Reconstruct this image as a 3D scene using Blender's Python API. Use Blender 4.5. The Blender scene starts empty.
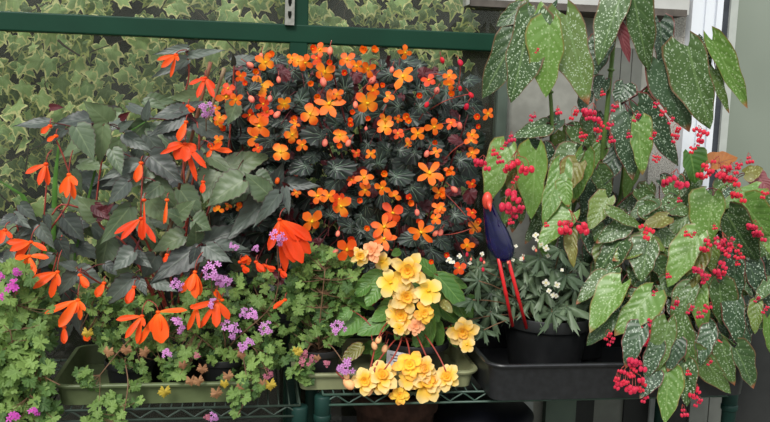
import bpy, math, random
from mathutils import Vector as V, Matrix
R = random.Random(11)
U = R.uniform
SC = bpy.context.scene
COL = SC.collection
rad = math.radians
# ------------------------------------------------------------------ camera
FPX, YAW, PITCH, ROLL = 855.0, rad(9), rad(7.5), 0.033
EYE = V((0, 0, 1.55))
CM = (Matrix.Rotation(-YAW, 3, 'Z') @ Matrix.Rotation(math.pi/2 - PITCH, 3, 'X') @ Matrix.Rotation(ROLL, 3, 'Z'))
def P(px, py, Y):
    d = CM @ V((px - 385, 211 - py, -FPX))
    return EYE + d * (Y / d.y)
def PXM(Y):            # metres per pixel about a depth
    return Y * 1.02 / FPX
cam = bpy.data.objects.new('camera', bpy.data.cameras.new('camera')); COL.objects.link(cam)
cam.data.sensor_width = 36; cam.data.lens = FPX / 770 * 36
cam.location = EYE; cam.rotation_euler = CM.to_euler(); SC.camera = cam
# ------------------------------------------------------------------ helpers
def lin(c):
    return tuple(((x/255)/12.92 if x/255 <= .04045 else ((x/255 + .055)/1.055)**2.4) for x in c) + (1,)
class MB:
    def __init__(s): s.v = []; s.f = []; s.uvw = []; s.pos = []; s.mi = []
    def add(s, vs, fs, uvw=None, pos=None, mi=0):
        o = len(s.v); s.v += [tuple(v) for v in vs]
        s.uvw += uvw or [(0, 0, 0)] * len(vs); s.pos += pos or [tuple(v) for v in vs]
        s.f += [tuple(o + i for i in f) for f in fs]; s.mi += [mi] * len(fs)
    def mesh(s, name, mats, smooth=True):
        me = bpy.data.meshes.new(name); me.from_pydata(s.v, [], s.f)
        for nm, dat in (('uvw', s.uvw), ('pos', s.pos)):
            a = me.attributes.new(nm, 'FLOAT_VECTOR', 'POINT')
            a.data.foreach_set('vector', [c for t in dat for c in t])
        for m in (mats if isinstance(mats, (list, tuple)) else [mats]): me.materials.append(m)
        me.polygons.foreach_set('material_index', s.mi)
        if smooth: me.polygons.foreach_set('use_smooth', [True] * len(me.polygons))
        me.update(); return me
    def obj(s, name, mats, parent=None, smooth=True, origin=None):
        if origin is not None:
            s.v = [(a - origin[0], b - origin[1], c - origin[2]) for a, b, c in s.v]
        o = bpy.data.objects.new(name, s.mesh(name, mats, smooth)); COL.objects.link(o)
        if origin is not None: o.location = origin
        if parent is not None: o.parent = parent
        return o
def tag(o, label=None, cat=None, group=None, kind=None):
    if label: o['label'] = label
    if cat: o['category'] = cat
    if group: o['group'] = group
    if kind: o['kind'] = kind
    return o
def thing(name, loc, label, cat, group=None):
    o = bpy.data.objects.new(name, None); o.empty_display_size = .05; o.location = loc; COL.objects.link(o)
    return tag(o, label, cat, group)
def childof(o, parent):
    o.parent = parent; o.location = V(o.location) - parent.location; return o
def box(mb, x0, x1, y0, y1, z0, z1, mi=0):
    vs = [(x, y, z) for z in (z0, z1) for y in (y0, y1) for x in (x0, x1)]
    mb.add(vs, [(0, 2, 3, 1), (4, 5, 7, 6), (0, 1, 5, 4), (2, 6, 7, 3), (0, 4, 6, 2), (1, 3, 7, 5)], mi=mi)
def tube(mb, pts, r, n=6, mi=0, cap=True):
    pts = [V(p) for p in pts]; rs = r if isinstance(r, (list, tuple)) else [r] * len(pts)
    vs = []; fs = []; uvw = []; prev = None; L = 0
    for i, p in enumerate(pts):
        t = (pts[min(i + 1, len(pts) - 1)] - pts[max(i - 1, 0)])
        t = t.normalized() if t.length > 1e-7 else V((0, 0, 1))
        a = prev if prev is not None else (V((1, 0, 0)) if abs(t.x) < .8 else V((0, 1, 0)))
        a = (a - t * a.dot(t)); a = a.normalized() if a.length > 1e-6 else V((0, 0, 1)).cross(t).normalized(); prev = a; b = t.cross(a)
        if i: L += (p - pts[i - 1]).length
        for k in range(n):
            q = 2 * math.pi * k / n
            vs.append(p + (a * math.cos(q) + b * math.sin(q)) * rs[i]); uvw.append((k / n, L, 0))
    for i in range(len(pts) - 1):
        for k in range(n):
            k2 = (k + 1) % n
            fs.append((i*n + k, i*n + k2, (i+1)*n + k2, (i+1)*n + k))
    if cap: fs += [tuple(range(n))[::-1], tuple(range((len(pts)-1)*n, len(pts)*n))]
    mb.add(vs, fs, uvw, mi=mi)
def lathe(mb, prof, c, n=32, mi=0, wob=0):
    vs = []; fs = []
    for r, z in prof:
        for k in range(n):
            q = 2 * math.pi * k / n
            rr = r * (1 + wob * math.sin(q * 5 + z * 30) + wob * math.sin(q * 3 - z * 17))
            vs.append((c[0] + rr * math.cos(q), c[1] + rr * math.sin(q), c[2] + z))
    m = len(prof)
    for i in range(m - 1):
        for k in range(n):
            k2 = (k + 1) % n; fs.append((i*n + k, i*n + k2, (i+1)*n + k2, (i+1)*n + k))
    fs.append(tuple(range(n))[::-1]); fs.append(tuple(range((m-1)*n, m*n)))
    mb.add(vs, fs, mi=mi)
def bez(a, b, c, n=7):
    return [a * (1-t)**2 + b * 2*t*(1-t) + c * t*t for t in [i / n for i in range(n + 1)]]
# ------------------------------------------------------------------ materials
def newmat(name):
    m = bpy.data.materials.new(name); m.use_nodes = True; nt = m.node_tree
    for n in list(nt.nodes): nt.nodes.remove(n)
    return m, nt
class G:
    def __init__(s, nt): s.nt = nt
    def n(s, t, **k):
        x = s.nt.nodes.new(t)
        for a, b in k.items(): setattr(x, a, b)
        return x
    def link(s, a, b): s.nt.links.new(a, b)
    def put(s, sock, v):
        if hasattr(v, 'is_output'): s.link(v, sock)
        else: sock.default_value = v
    def math(s, op, a, b=0.0, c=None, clamp=False):
        x = s.n('ShaderNodeMath', operation=op, use_clamp=clamp); s.put(x.inputs[0], a); s.put(x.inputs[1], b)
        if c is not None: s.put(x.inputs[2], c)
        return x.outputs[0]
    def ss(s, v, lo, hi, a=0.0, b=1.0):
        x = s.n('ShaderNodeMapRange', interpolation_type='SMOOTHSTEP')
        s.put(x.inputs[0], v)
        for i, q in enumerate((lo, hi, a, b)): x.inputs[i + 1].default_value = q
        return x.outputs[0]
    def mix(s, f, a, b):
        x = s.n('ShaderNodeMix', data_type='RGBA'); s.put(x.inputs[0], f); s.put(x.inputs[6], a); s.put(x.inputs[7], b); return x.outputs[2]
    def attr(s, nm):
        x = s.n('ShaderNodeAttribute', attribute_name=nm); return x.outputs['Vector']
    def sep(s, v):
        x = s.n('ShaderNodeSeparateXYZ'); s.link(v, x.inputs[0]); return x.outputs
    def noise(s, v, scale, det=2):
        x = s.n('ShaderNodeTexNoise'); x.inputs['Scale'].default_value = scale; x.inputs['Detail'].default_value = det
        if v is not None: s.link(v, x.inputs['Vector'])
        return x.outputs['Fac']
    def out(s, col, rough=.5, spec=.5, transl=0, bump=None, bstr=.3, metal=0, coat=0):
        p = s.n('ShaderNodeBsdfPrincipled'); s.put(p.inputs['Base Color'], col); s.put(p.inputs['Roughness'], rough)
        p.inputs['Specular IOR Level'].default_value = spec; p.inputs['Metallic'].default_value = metal
        p.inputs['Coat Weight'].default_value = coat
        if bump is not None:
            b = s.n('ShaderNodeBump'); b.inputs['Strength'].default_value = bstr; b.inputs['Distance'].default_value = .002
            s.link(bump, b.inputs['Height']); s.link(b.outputs[0], p.inputs['Normal'])
        o = s.n('ShaderNodeOutputMaterial'); sh = p.outputs[0]
        if transl:
            t = s.n('ShaderNodeBsdfTranslucent'); s.put(t.inputs[0], col)
            x = s.n('ShaderNodeMixShader'); x.inputs[0].default_value = transl
            s.link(sh, x.inputs[1]); s.link(t.outputs[0], x.inputs[2]); sh = x.outputs[0]
        s.link(sh, o.inputs[0])
def plain(name, c, rough=.5, spec=.4, var=.12, scale=30, metal=0, coat=0, bstr=0, transl=0):
    m, nt = newmat(name); g = G(nt)
    tc = g.n('ShaderNodeTexCoord').outputs['Object']
    nz = g.noise(tc, scale, 3)
    a = lin(c); d = tuple(x * (1 - var * 2) for x in a[:3]) + (1,); l = tuple(min(1, x * (1 + var)) for x in a[:3]) + (1,)
    g.out(g.mix(g.ss(nz, .3, .7), d, l), rough, spec, transl, nz if bstr else None, bstr, metal, coat)
    return m
def leafmat(name, dark, light, vein, nside=7, rough=.42, transl=.18, spots=None, edge=None, tipc=None, vstr=.55, spec=.5, tone2=None, bstr=.22):
    """pinnate leaf: uvw = (across -1..1, along 0..1, rnd)"""
    m, nt = newmat(name); g = G(nt)
    x, y, r = g.sep(g.attr('uvw')); pos = g.attr('pos')
    ax = g.math('ABSOLUTE', x)
    col = g.mix(g.math('ADD', g.math('MULTIPLY', r, .75), g.math('MULTIPLY', g.noise(pos, 45), .3)), lin(dark), lin(light))
    if tone2: col = g.mix(g.ss(r, .8, .95), col, lin(tone2))
    fr = g.math('FRACT', g.math('MULTIPLY', g.math('SUBTRACT', y, g.math('MULTIPLY', ax, .3)), float(nside)))
    tri = g.math('ABSOLUTE', g.math('SUBTRACT', fr, .5))            # .5 at a vein
    sv = g.ss(tri, .40, .49); mid = g.ss(ax, .09, .03)
    vn = g.math('MAXIMUM', g.math('MULTIPLY', sv, .45), mid)
    if spots:
        vo = g.n('ShaderNodeTexVoronoi'); vo.inputs['Scale'].default_value = spots[1]; g.link(pos, vo.inputs['Vector'])
        thr = g.math('ADD', .20, g.math('MULTIPLY', g.noise(pos, 60), .22))
        sp = g.math('GREATER_THAN', thr, vo.outputs['Distance'])
        sp = g.math('MULTIPLY', sp, g.ss(g.math('FRACT', g.math('MULTIPLY', r, 7.3)), .0, .6, .35, .85))
        col = g.mix(sp, col, lin(spots[0]))
    col = g.mix(g.math('MULTIPLY', vn, vstr), col, lin(vein))
    if edge: col = g.mix(g.ss(ax, .88, 1.0), col, lin(edge))
    if tipc: col = g.mix(g.math('MULTIPLY', g.ss(y, .86, .97), g.ss(g.math('FRACT', g.math('MULTIPLY', r, 13.7)), .5, .7)), col, lin(tipc))
    h = g.math('SUBTRACT', g.math('COSINE', g.math('MULTIPLY', fr, 6.2832)), mid)
    g.out(col, rough, spec, transl, g.math('MULTIPLY', h, -1), bstr)
    return m
def polmat(name, dark, light, vein, nv=7, rough=.5, transl=.2, rim=None, vstr=.6, vw=.42, spec=.4, centre=None):
    """palmate leaf: uvw = (angle 0..1, radius fraction, rnd)"""
    m, nt = newmat(name); g = G(nt)
    a, q, r = g.sep(g.attr('uvw')); pos = g.attr('pos')
    col = g.mix(g.math('ADD', g.math('MULTIPLY', r, .7), g.math('MULTIPLY', g.noise(pos, 60), .35)), lin(dark), lin(light))
    if centre: col = g.mix(g.ss(q, .55, .1), col, lin(centre))
    if rim:
        e = g.math('ADD', q, g.math('MULTIPLY', g.math('SUBTRACT', g.noise(pos, 60), .5), .7))
        col = g.mix(g.ss(e, .72, .86), col, lin(rim))
    tri = g.math('ABSOLUTE', g.math('SUBTRACT', g.math('FRACT', g.math('MULTIPLY', a, float(nv))), .5))
    w = g.math('SUBTRACT', .5, g.math('DIVIDE', .5 - vw, g.math('MAXIMUM', q, .12)))
    vn = g.math('GREATER_THAN', tri, w)
    vn = g.math('MULTIPLY', vn, g.ss(q, 1.0, .6))
    col = g.mix(g.math('MULTIPLY', vn, vstr), col, lin(vein))
    g.out(col, rough, spec, transl)
    return m
def petmat(name, inner, outer, edge=None, rough=.5, transl=.3, edgepos=(.6, 1)):
    m, nt = newmat(name); g = G(nt)
    x, y, r = g.sep(g.attr('uvw')); pos = g.attr('pos')
    oi = g.n('ShaderNodeObjectInfo').outputs['Random']
    nz = g.math('MULTIPLY', g.math('SUBTRACT', g.noise(pos, 90), .5), .5)
    col = g.mix(g.math('ADD', g.ss(y, .0, .55), nz, clamp=True), lin(inner), lin(outer))
    if edge: col = g.mix(g.ss(g.math('ADD', y, g.math('MULTIPLY', r, .2)), *edgepos), col, lin(edge))
    hsv = g.n('ShaderNodeHueSaturation'); g.put(hsv.inputs['Hue'], g.math('ADD', .497, g.math('MULTIPLY', oi, .010)))
    g.put(hsv.inputs['Value'], g.math('ADD', .88, g.math('MULTIPLY', oi, .2))); g.link(col, hsv.inputs['Color'])
    g.out(hsv.outputs[0], rough, .3, transl)
    return m
M = {}
M['angel'] = leafmat('angel_wing_leaf', (44, 70, 40), (88, 116, 60), (118, 146, 90), 6, .4, .15, spots=((184, 200, 172), 175), edge=(110, 80, 54), tipc=(150, 90, 60), tone2=(106, 126, 56))
M['angel_dark'] = leafmat('angel_wing_leaf_dark', (32, 52, 38), (58, 84, 54), (84, 110, 76), 6, .4, .12, spots=((170, 188, 166), 180), edge=(110, 50, 45), tipc=(150, 90, 60))
M['angel_light'] = leafmat('angel_wing_leaf_young', (84, 122, 50), (112, 148, 68), (134, 164, 96), 6, .38, .2, spots=((160, 184, 128), 140), edge=(125, 110, 50), tipc=(150, 100, 60))
M['angel_olive'] = leafmat('angel_wing_leaf_olive', (100, 104, 40), (130, 124, 56), (150, 150, 90), 6, .4, .3, spots=((165, 170, 110), 120), edge=(130, 80, 50))
M['angel_maroon'] = leafmat('angel_wing_leaf_underside', (92, 34, 42), (130, 62, 66), (150, 90, 90), 7, .5, .2)
M['withered'] = leafmat('withered_leaf', (140, 70, 24), (190, 130, 50), (110, 60, 40), 6, .6, .2)
M['dark'] = leafmat('dark_begonia_leaf', (36, 41, 42), (88, 99, 88), (108, 120, 104), 5, .42, .1, edge=(60, 40, 46), vstr=.4, spec=.5, bstr=.13)
M['darkg'] = leafmat('dark_begonia_leaf_green', (66, 84, 60), (104, 122, 84), (124, 140, 100), 5, .42, .15, edge=(80, 70, 60), vstr=.45, bstr=.13)
M['maroon'] = leafmat('maroon_leaf', (66, 18, 26), (96, 30, 38), (120, 50, 50), 7, .45, .15)
M['green'] = leafmat('green_begonia_leaf', (62, 104, 44), (104, 148, 66), (140, 176, 96), 6, .42, .25, edge=(110, 130, 60), vstr=.4)
M['fan'] = polmat('fan_leaf', (16, 24, 22), (42, 56, 48), (112, 136, 112), 9, .42, .08, vstr=.62, vw=.462)
M['ger'] = polmat('geranium_leaf', (78, 108, 48), (134, 162, 84), (146, 174, 104), 5, .6, .25, vstr=.25, vw=.45)
M['gerd'] = polmat('geranium_leaf_deep', (46, 74, 36), (92, 124, 60), (106, 146, 84), 5, .6, .25, vstr=.25, vw=.45)
M['gerdry'] = polmat('geranium_leaf_dry', (130, 84, 58), (176, 130, 90), (150, 110, 80), 5, .7, .25, vstr=.25)
M['geryel'] = polmat('geranium_leaf_yellow', (176, 150, 40), (206, 180, 70), (190, 160, 80), 5, .6, .25, vstr=.25)
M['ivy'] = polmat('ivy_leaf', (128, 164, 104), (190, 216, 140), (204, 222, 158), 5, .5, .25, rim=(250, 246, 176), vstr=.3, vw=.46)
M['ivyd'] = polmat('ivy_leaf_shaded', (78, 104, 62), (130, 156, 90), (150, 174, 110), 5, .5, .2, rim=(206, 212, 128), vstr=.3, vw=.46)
M['feather'] = polmat('cut_leaf', (44, 64, 44), (108, 126, 96), (34, 50, 36), 7, .45, .12, vstr=.6, vw=.45)
M['stem_r'] = plain('red_stem', (150, 62, 50), .5, .4)
M['stem_m'] = plain('maroon_stem', (96, 36, 38), .5, .4)
M['stem_g'] = plain('green_stem', (86, 112, 52), .5, .4)
M['stem_b'] = plain('brown_stem', (112, 84, 62), .6, .3)
M['woody'] = plain('woody_stem', (84, 72, 58), .8, .2)
M['ember'] = petmat('ember_petal', (255, 160, 30), (248, 112, 26), edge=(240, 84, 26), edgepos=(.8, 1.2))
M['ember_a'] = petmat('amber_petal', (255, 176, 36), (252, 138, 34), (246, 96, 28))
M['ember_r'] = petmat('deep_orange_petal', (245, 110, 30), (236, 72, 26))
M['pinkbud'] = petmat('salmon_bud', (250, 150, 120), (240, 108, 104))
M['hotbud'] = petmat('crimson_bud', (214, 30, 60), (226, 40, 70))
M['boli'] = petmat('vermilion_petal', (255, 104, 26), (250, 80, 24))
M['yellow'] = petmat('yellow_petal', (252, 190, 34), (252, 206, 80), (248, 216, 144), edgepos=(.55, .95))
M['yellow_in'] = petmat('apricot_petal', (253, 200, 50), (252, 204, 74), (246, 166, 80), edgepos=(.75, 1.15))
M['peach'] = petmat('peach_petal', (250, 200, 140), (245, 176, 130))
M['mauve'] = petmat('mauve_petal', (176, 90, 170), (214, 150, 210), rough=.6)
M['magenta'] = petmat('magenta_petal', (190, 50, 150), (214, 90, 190), rough=.6)
M['rose'] = petmat('dusty_rose_petal', (150, 70, 90), (190, 110, 130), rough=.6)
M['crimson'] = petmat('crimson_flower', (204, 26, 60), (226, 70, 100), rough=.35, transl=.2)
M['cream'] = petmat('cream_petal', (230, 220, 160), (232, 228, 214))
M['gold'] = plain('yellow_stamen', (236, 190, 40), .6, .2)
M['frame'] = plain('green_painted_frame', (16, 56, 40), .5, .2, var=.06, scale=8)
M['post'] = plain('teal_plastic_post', (22, 52, 46), .5, .25, var=.08, scale=10)
M['wire'] = plain('green_coated_wire', (58, 82, 70), .4, .5)
M['wire_dk'] = plain('grimy_dark_green_wire', (52, 66, 56), .45, .4)
M['tray_olive'] = plain('olive_plastic', (98, 110, 74), .5, .35, var=.1, scale=14)
M['tray_sage'] = plain('sage_plastic', (138, 142, 106), .5, .35, var=.08, scale=14)
M['tray_black'] = plain('black_plastic', (34, 35, 37), .35, .45, var=.12, scale=60)
M['pot_black'] = plain('black_pot_plastic', (26, 27, 28), .4, .45, var=.1)
M['terracotta'] = plain('terracotta', (126, 66, 44), .85, .2, var=.25, scale=40, bstr=.3)
M['clay_dark'] = plain('dark_clay', (66, 44, 36), .85, .2, var=.25, scale=30)
M['soil'] = plain('potting_soil', (46, 36, 28), .95, .1, var=.35, scale=160, bstr=.6)
M['zinc'] = plain('galvanised_steel', (150, 150, 142), .45, .4, var=.1, scale=70, metal=.2)
M['hole'] = plain('dark_slot', (24, 26, 22), .9, .1)
M['white_upvc'] = plain('white_upvc', (222, 226, 232), .35, .4, var=.02, scale=4)
M['seal'] = plain('dark_rubber_seal', (60, 64, 70), .5, .3)
M['trimgrey'] = plain('pale_grey_trim', (172, 176, 170), .5, .3, var=.03)
M['sill'] = plain('grey_painted_sill', (186, 186, 182), .55, .3, var=.04, scale=12)
M['sill_shade'] = plain('brown_underside_shade', (92, 86, 80), .7, .2, var=.1)  # shade below the ledge put into the colour
M['wallgrey'] = plain('grey_render', (150, 150, 142), .9, .1, var=.07, scale=22, bstr=.3)
M['pebble'] = plain('pebbledash', (182, 178, 170), .9, .1, var=.22, scale=260, bstr=.8)
M['boardgrey'] = plain('grey_board', (108, 110, 104), .8, .15, var=.1, scale=9)
M['boardlight'] = plain('light_grey_board', (160, 164, 162), .7, .2, var=.08, scale=9)
M['boardgreen'] = plain('green_grey_board', (86, 98, 88), .8, .2, var=.1, scale=9)
M['boarddark'] = plain('charcoal_board', (46, 47, 46), .8, .2, var=.1, scale=9)
M['bin'] = plain('black_bin_plastic', (14, 16, 24), .45, .4)
M['paving'] = plain('paving', (110, 108, 100), .9, .1, var=.15, scale=6)
M['hedge_wall'] = plain('dark_bank_behind_ivy', (44, 44, 32), .95, .05, var=.3, scale=14)
M['bamboo'] = plain('bamboo', (146, 124, 96), .6, .3, var=.15, scale=40)
M['bamboo_r'] = plain('red_brown_bamboo', (142, 92, 70), .6, .3, var=.15, scale=40)
M['blade'] = plain('strap_leaf_green', (92, 140, 62), .5, .3, transl=.2)
M['bird'] = plain('indigo_glaze', (16, 14, 64), .14, .5, var=.15, scale=30, coat=.35)
M['bird_red'] = plain('red_glaze', (214, 74, 56), .35, .45, var=.1, scale=40)
M['bird_leg'] = plain('red_painted_rod', (206, 36, 40), .35, .45, var=.05)
M['tagwhite'] = plain('white_tag', (196, 198, 204), .4, .4, var=.02)
M['ink'] = plain('grey_ink', (60, 60, 70), .6, .2)
def glassmat(name, tint, refl=1.0, haze=0.0):
    m, nt = newmat(name); g = G(nt)
    t = g.n('ShaderNodeBsdfTransparent'); t.inputs[0].default_value = tint
    gl = g.n('ShaderNodeBsdfGlossy'); gl.inputs['Roughness'].default_value = .03
    fr = g.n('ShaderNodeFresnel'); fr.inputs[0].default_value = 1.5
    x = g.n('ShaderNodeMixShader'); g.link(g.math('MULTIPLY', fr.outputs[0], refl), x.inputs[0])
    g.link(t.outputs[0], x.inputs[1]); g.link(gl.outputs[0], x.inputs[2]); sh = x.outputs[0]
    if haze:                                   # grey haze of reflections put into the pane's colour
        d = g.n('ShaderNodeBsdfDiffuse'); d.inputs[0].default_value = lin((200, 204, 190))
        tc = g.n('ShaderNodeTexCoord').outputs['Object']
        y = g.n('ShaderNodeMixShader'); g.link(g.ss(g.noise(tc, 4, 4), .3, .75, haze * .4, haze * 1.5), y.inputs[0])
        g.link(sh, y.inputs[1]); g.link(d.outputs[0], y.inputs[2]); sh = y.outputs[0]
    o = g.n('ShaderNodeOutputMaterial'); g.link(sh, o.inputs[0]); return m
M['glass'] = glassmat('greenhouse_glass', (.99, .995, .98, 1), .7, .025)
m, nt = newmat('door_glass'); g = G(nt)
tc = g.n('ShaderNodeTexCoord').outputs['Object']
g.out(g.mix(g.noise(tc, 3, 2), lin((112, 120, 108)), lin((138, 146, 134))), .18, .5); M['doorglass'] = m  # blurred grey-green reflection painted as the pane's base colour
# ------------------------------------------------------------------ leaves
def frame_for(axis, nrm):
    a = axis.normalized(); s = a.cross(nrm)
    if s.length < 1e-4: s = a.cross(V((1, 0, .3)))
    s.normalize(); n = s.cross(a).normalized(); return a, s, n
SHAPES = {   # (power base, power tip, asymmetry, serration, rows)
    'angel': (.27, .80, .26, .0, 12), 'boli': (.42, 1.35, .14, .065, 16), 'ovate': (.45, .75, .08, .05, 10),
    'narrow': (.7, .8, 0, 0, 8), 'petal': (.85, .45, 0, 0, 6)}
def wfun(k, t):
    a, b = SHAPES[k][:2]; pk = a / (a + b)
    return (t ** a) * ((1 - t) ** b) / ((pk ** a) * ((1 - pk) ** b))
def leaf(mb, B, T, w, nrm, kind='angel', fold=.25, bend=.12, rnd=None, mi=0, wave=.04, lobe=.1, cols=4):
    rnd = R.random() if rnd is None else rnd
    L = (T - B).length; a, s, n = frame_for(T - B, nrm)
    asym = SHAPES[kind][2] * (1 if rnd > .5 else -1); ser = SHAPES[kind][3]; rows = SHAPES[kind][4]
    ph = rnd * 20
    vs = []; uvw = []; pos = []; fs = []
    for i in range(rows + 1):
        t = .012 + .985 * i / rows
        if kind != 'petal': t = .004 + .994 * (i / rows) ** 1.15
        hw = wfun(kind, t) * w / 2
        if ser and 0 < i < rows: hw *= 1 + ser * (1 if i % 2 else -1)
        for j in range(cols + 1):
            x = -1 + 2 * j / cols
            side = hw * (1 + asym * (1 if x > 0 else -1) * (1.25 - .9*t) + (.08 * math.sin(ph + t*15 + (x > 0)*2) if kind == 'angel' else 0))
            off = x * side
            back = (lobe * 1.7 if kind == 'angel' else lobe) * L * max(0, 1 - t * 3.2) * abs(x) ** 1.5 if kind != 'petal' else 0
            h = fold * abs(off) - bend * L * (t * t) + wave * w * math.sin(ph + t * 9 + x * 2.5) * abs(x)
            p = B + a * (t * L - back) + s * off + n * (h)
            vs.append(p); uvw.append((x, t, rnd)); pos.append((off, t * L, rnd * 3))
    c = cols + 1
    for i in range(rows):
        for j in range(cols): fs.append((i*c + j, i*c + j + 1, (i+1)*c + j + 1, (i+1)*c + j))
    mb.add(vs, fs, uvw, pos, mi)
def outline(kind, q):
    """q in -pi..pi, 0 = leaf tip direction; radius"""
    d = math.degrees(abs(q))
    def interp(tab):
        for (a, r), (b, r2) in zip(tab, tab[1:]):
            if d <= b: return r + (r2 - r) * (d - a) / (b - a)
        return tab[-1][1]
    if kind == 'ivy': return interp([(0, 1.05), (12, .72), (30, .46), (45, .62), (58, .92), (70, .62), (92, .44), (112, .62), (125, .72), (145, .46), (180, .2)])
    if kind == 'fan': return interp([(0, 1.0), (180, .42)]) * (1 + .07 * math.cos(q * 18)) * (1 if d < 170 else .6)
    if kind == 'ger': return (.84 + .12 * math.cos(q * 5.0) + .11 * math.cos(q * 15)) * (1 if d < 165 else .3)
    if kind == 'feather':
        e = abs(math.cos(q * 3.5)) ** 2.0
        return (.2 + .85 * e * (1 - d / 330) * (1 + .22 * math.cos(q * 42))) * (1 if d < 170 else .4)
def pleaf(mb, C, up, nrm, r, kind, n=24, cup=.12, rnd=None, mi=0, rings=(.0, .5, 1.0), squash=1.0):
    rnd = R.random() if rnd is None else rnd
    a, s, nn = frame_for(up, nrm)
    vs = [C]; uvw = [(0.5, 0, rnd)]; pos = [(0, 0, rnd * 3)]; fs = []
    ph = rnd * 15
    for ri, f in enumerate(rings[1:]):
        for k in range(n):
            q = -math.pi + 2 * math.pi * k / n
            rr = outline(kind, q) * r * f
            if f < 1: rr = (rr * .5 + r * f * .32)
            if kind in ('feather', 'ivy') and f < 1: rr = min(rr, outline(kind, q) * r * .8)
            h = -cup * r * f * f + r * .10 * f * math.sin(q * 3 + ph) + (r * .06 * math.cos(q * 9) * f if kind in ('fan', 'ger') else 0)
            vs.append(C + a * (math.cos(q) * rr) + s * (math.sin(q) * rr * squash) + nn * h)
            uvw.append((k / n, f, rnd)); pos.append((math.sin(q) * rr, math.cos(q) * rr, rnd * 3))
    # uvw angle: repeat seam is at the petiole, hidden
    for k in range(n):
        k2 = (k + 1) % n; fs.append((0, 1 + k2, 1 + k))
        for ri in range(len(rings) - 2):
            b = 1 + ri * n; c = b + n; fs.append((b + k, b + k2, c + k2, c + k))
    mb.add(vs, fs, uvw, pos, mi)
TOCAM = lambda p: (EYE - p).normalized()
def rn(s=1): return V((U(-1, 1), U(-1, 1), U(-1, 1))) * s
def inpoly(x, y, pl):
    c = False
    for (x1, y1), (x2, y2) in zip(pl, pl[1:] + pl[:1]):
        if (y1 > y) != (y2 > y) and x < (x2 - x1) * (y - y1) / (y2 - y1) + x1: c = not c
    return c
def scatter(pl, n, mind=0):
    xs = [p[0] for p in pl]; ys = [p[1] for p in pl]; out = []
    for _ in range(n * 60):
        if len(out) >= n: break
        x = U(min(xs), max(xs)); y = U(min(ys), max(ys))
        if inpoly(x, y, pl) and all((x-a)**2 + (y-b)**2 > mind*mind for a, b in out): out.append((x, y))
    return out
# ------------------------------------------------------------------ the setting
def struct(name, mb, mat, parent=None, smooth=False):
    o = mb.obj(name, mat, parent, smooth)
    if parent is None: o['kind'] = 'structure'
    return o
GY = 2.52                                     # greenhouse glass plane
X = lambda px, Y, py=211: P(px, py, Y).x
Z = lambda px, py, Y: P(px, py, Y).z
mb = MB(); box(mb, -3, 3, -1, 4, -.05, 0); struct('floor', mb, M['paving'])
xg = X(498, GY, 60)                            # where greenhouse ends, wall begins
mb = MB(); box(mb, -2.2, xg + .3, 3.12, 3.17, 0, 2.8); struct('wall_garden', mb, M['hedge_wall'])
win = bpy.data.objects.new('window_1', None); COL.objects.link(win); win['kind'] = 'structure'
zb0, zb1 = Z(300, 43.0, GY - .03), Z(300, 24.5, GY - .03)
mb = MB(); box(mb, -2.2, xg + .03, GY - .03, GY + .02, zb0, zb1); o = mb.obj('transom', M['frame'], win, False)
bv = o.modifiers.new('b', 'BEVEL'); bv.width = .004; bv.segments = 2
xm0, xm1 = X(290, GY - .03, 40), X(308, GY - .03, 40)
mb = MB(); box(mb, xm0, xm1, GY - .028, GY + .02, .55, 2.6); o = mb.obj('mullion', M['frame'], win, False)
bv = o.modifiers.new('b', 'BEVEL'); bv.width = .004; bv.segments = 2
mb = MB(); box(mb, xg - .0, xg + .03, GY - .02, GY + .02, .55, zb0); mb.obj('end_post', M['boardgreen'], win, False)
for a, b, c, d in ((-2.2, xm0, zb1, 2.6), (xm1, xg, zb1, 2.6), (-2.2, xm0, .55, zb0), (xm1, xg, .55, zb0)):
    mb = MB(); box(mb, a, b, GY - .002, GY + .002, c, d); mb.obj('glass_pane', M['glass'], win, False)
mb = MB(); box(mb, -2.2, xg + .03, GY - .02, GY + .06, 0, .55); mb.obj('base_panel', M['boarddark'], win, False)
# slotted shelf upright fixed to the mullion
r0, r1 = X(285, GY - .045, 12), X(294.5, GY - .045, 12); zr = Z(290, 25, GY - .045)
rail = MB(); box(rail, r0, r1, GY - .045, GY - .031, zr, 2.5)
o = rail.obj('slotted_rail', M['zinc'], win, False)
for i in range(14):
    z = zr + .018 + i * .034
    mb = MB(); xc = (r0 + r1) / 2
    mb.add([(xc-.005, GY-.0465, z+.02), (xc+.005, GY-.0465, z+.02), (xc+.005, GY-.0465, z+.01), (xc+.0022, GY-.0465, z), (xc-.0022, GY-.0465, z), (xc-.005, GY-.0465, z+.01)], [(0,5,4,3,2,1)])
    mb.obj('keyhole_slot', M['hole'], o, False)
# grey wall
xw1 = X(692, 2.55, 60)
mb = MB(); box(mb, xg + .03, xw1, 2.55, 2.62, 0, 2.7); struct('wall_back', mb, M['wallgrey'])
mb = MB(); box(mb, X(655, 2.545, 60), xw1, 2.535, 2.551, .7, 2.7); struct('wall_corner', mb, M['pebble'])
xa, xb = X(597, 2.54, 80), X(641, 2.54, 80)
mb = MB()
for i in range(4):
    w = (xb - xa) / 4; box(mb, xa + w*i, xa + w*(i+1) - .003, 2.532, 2.551, .7, Z(620, 48, 2.54))
struct('trim_1', mb, M['boardgrey'])
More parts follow.
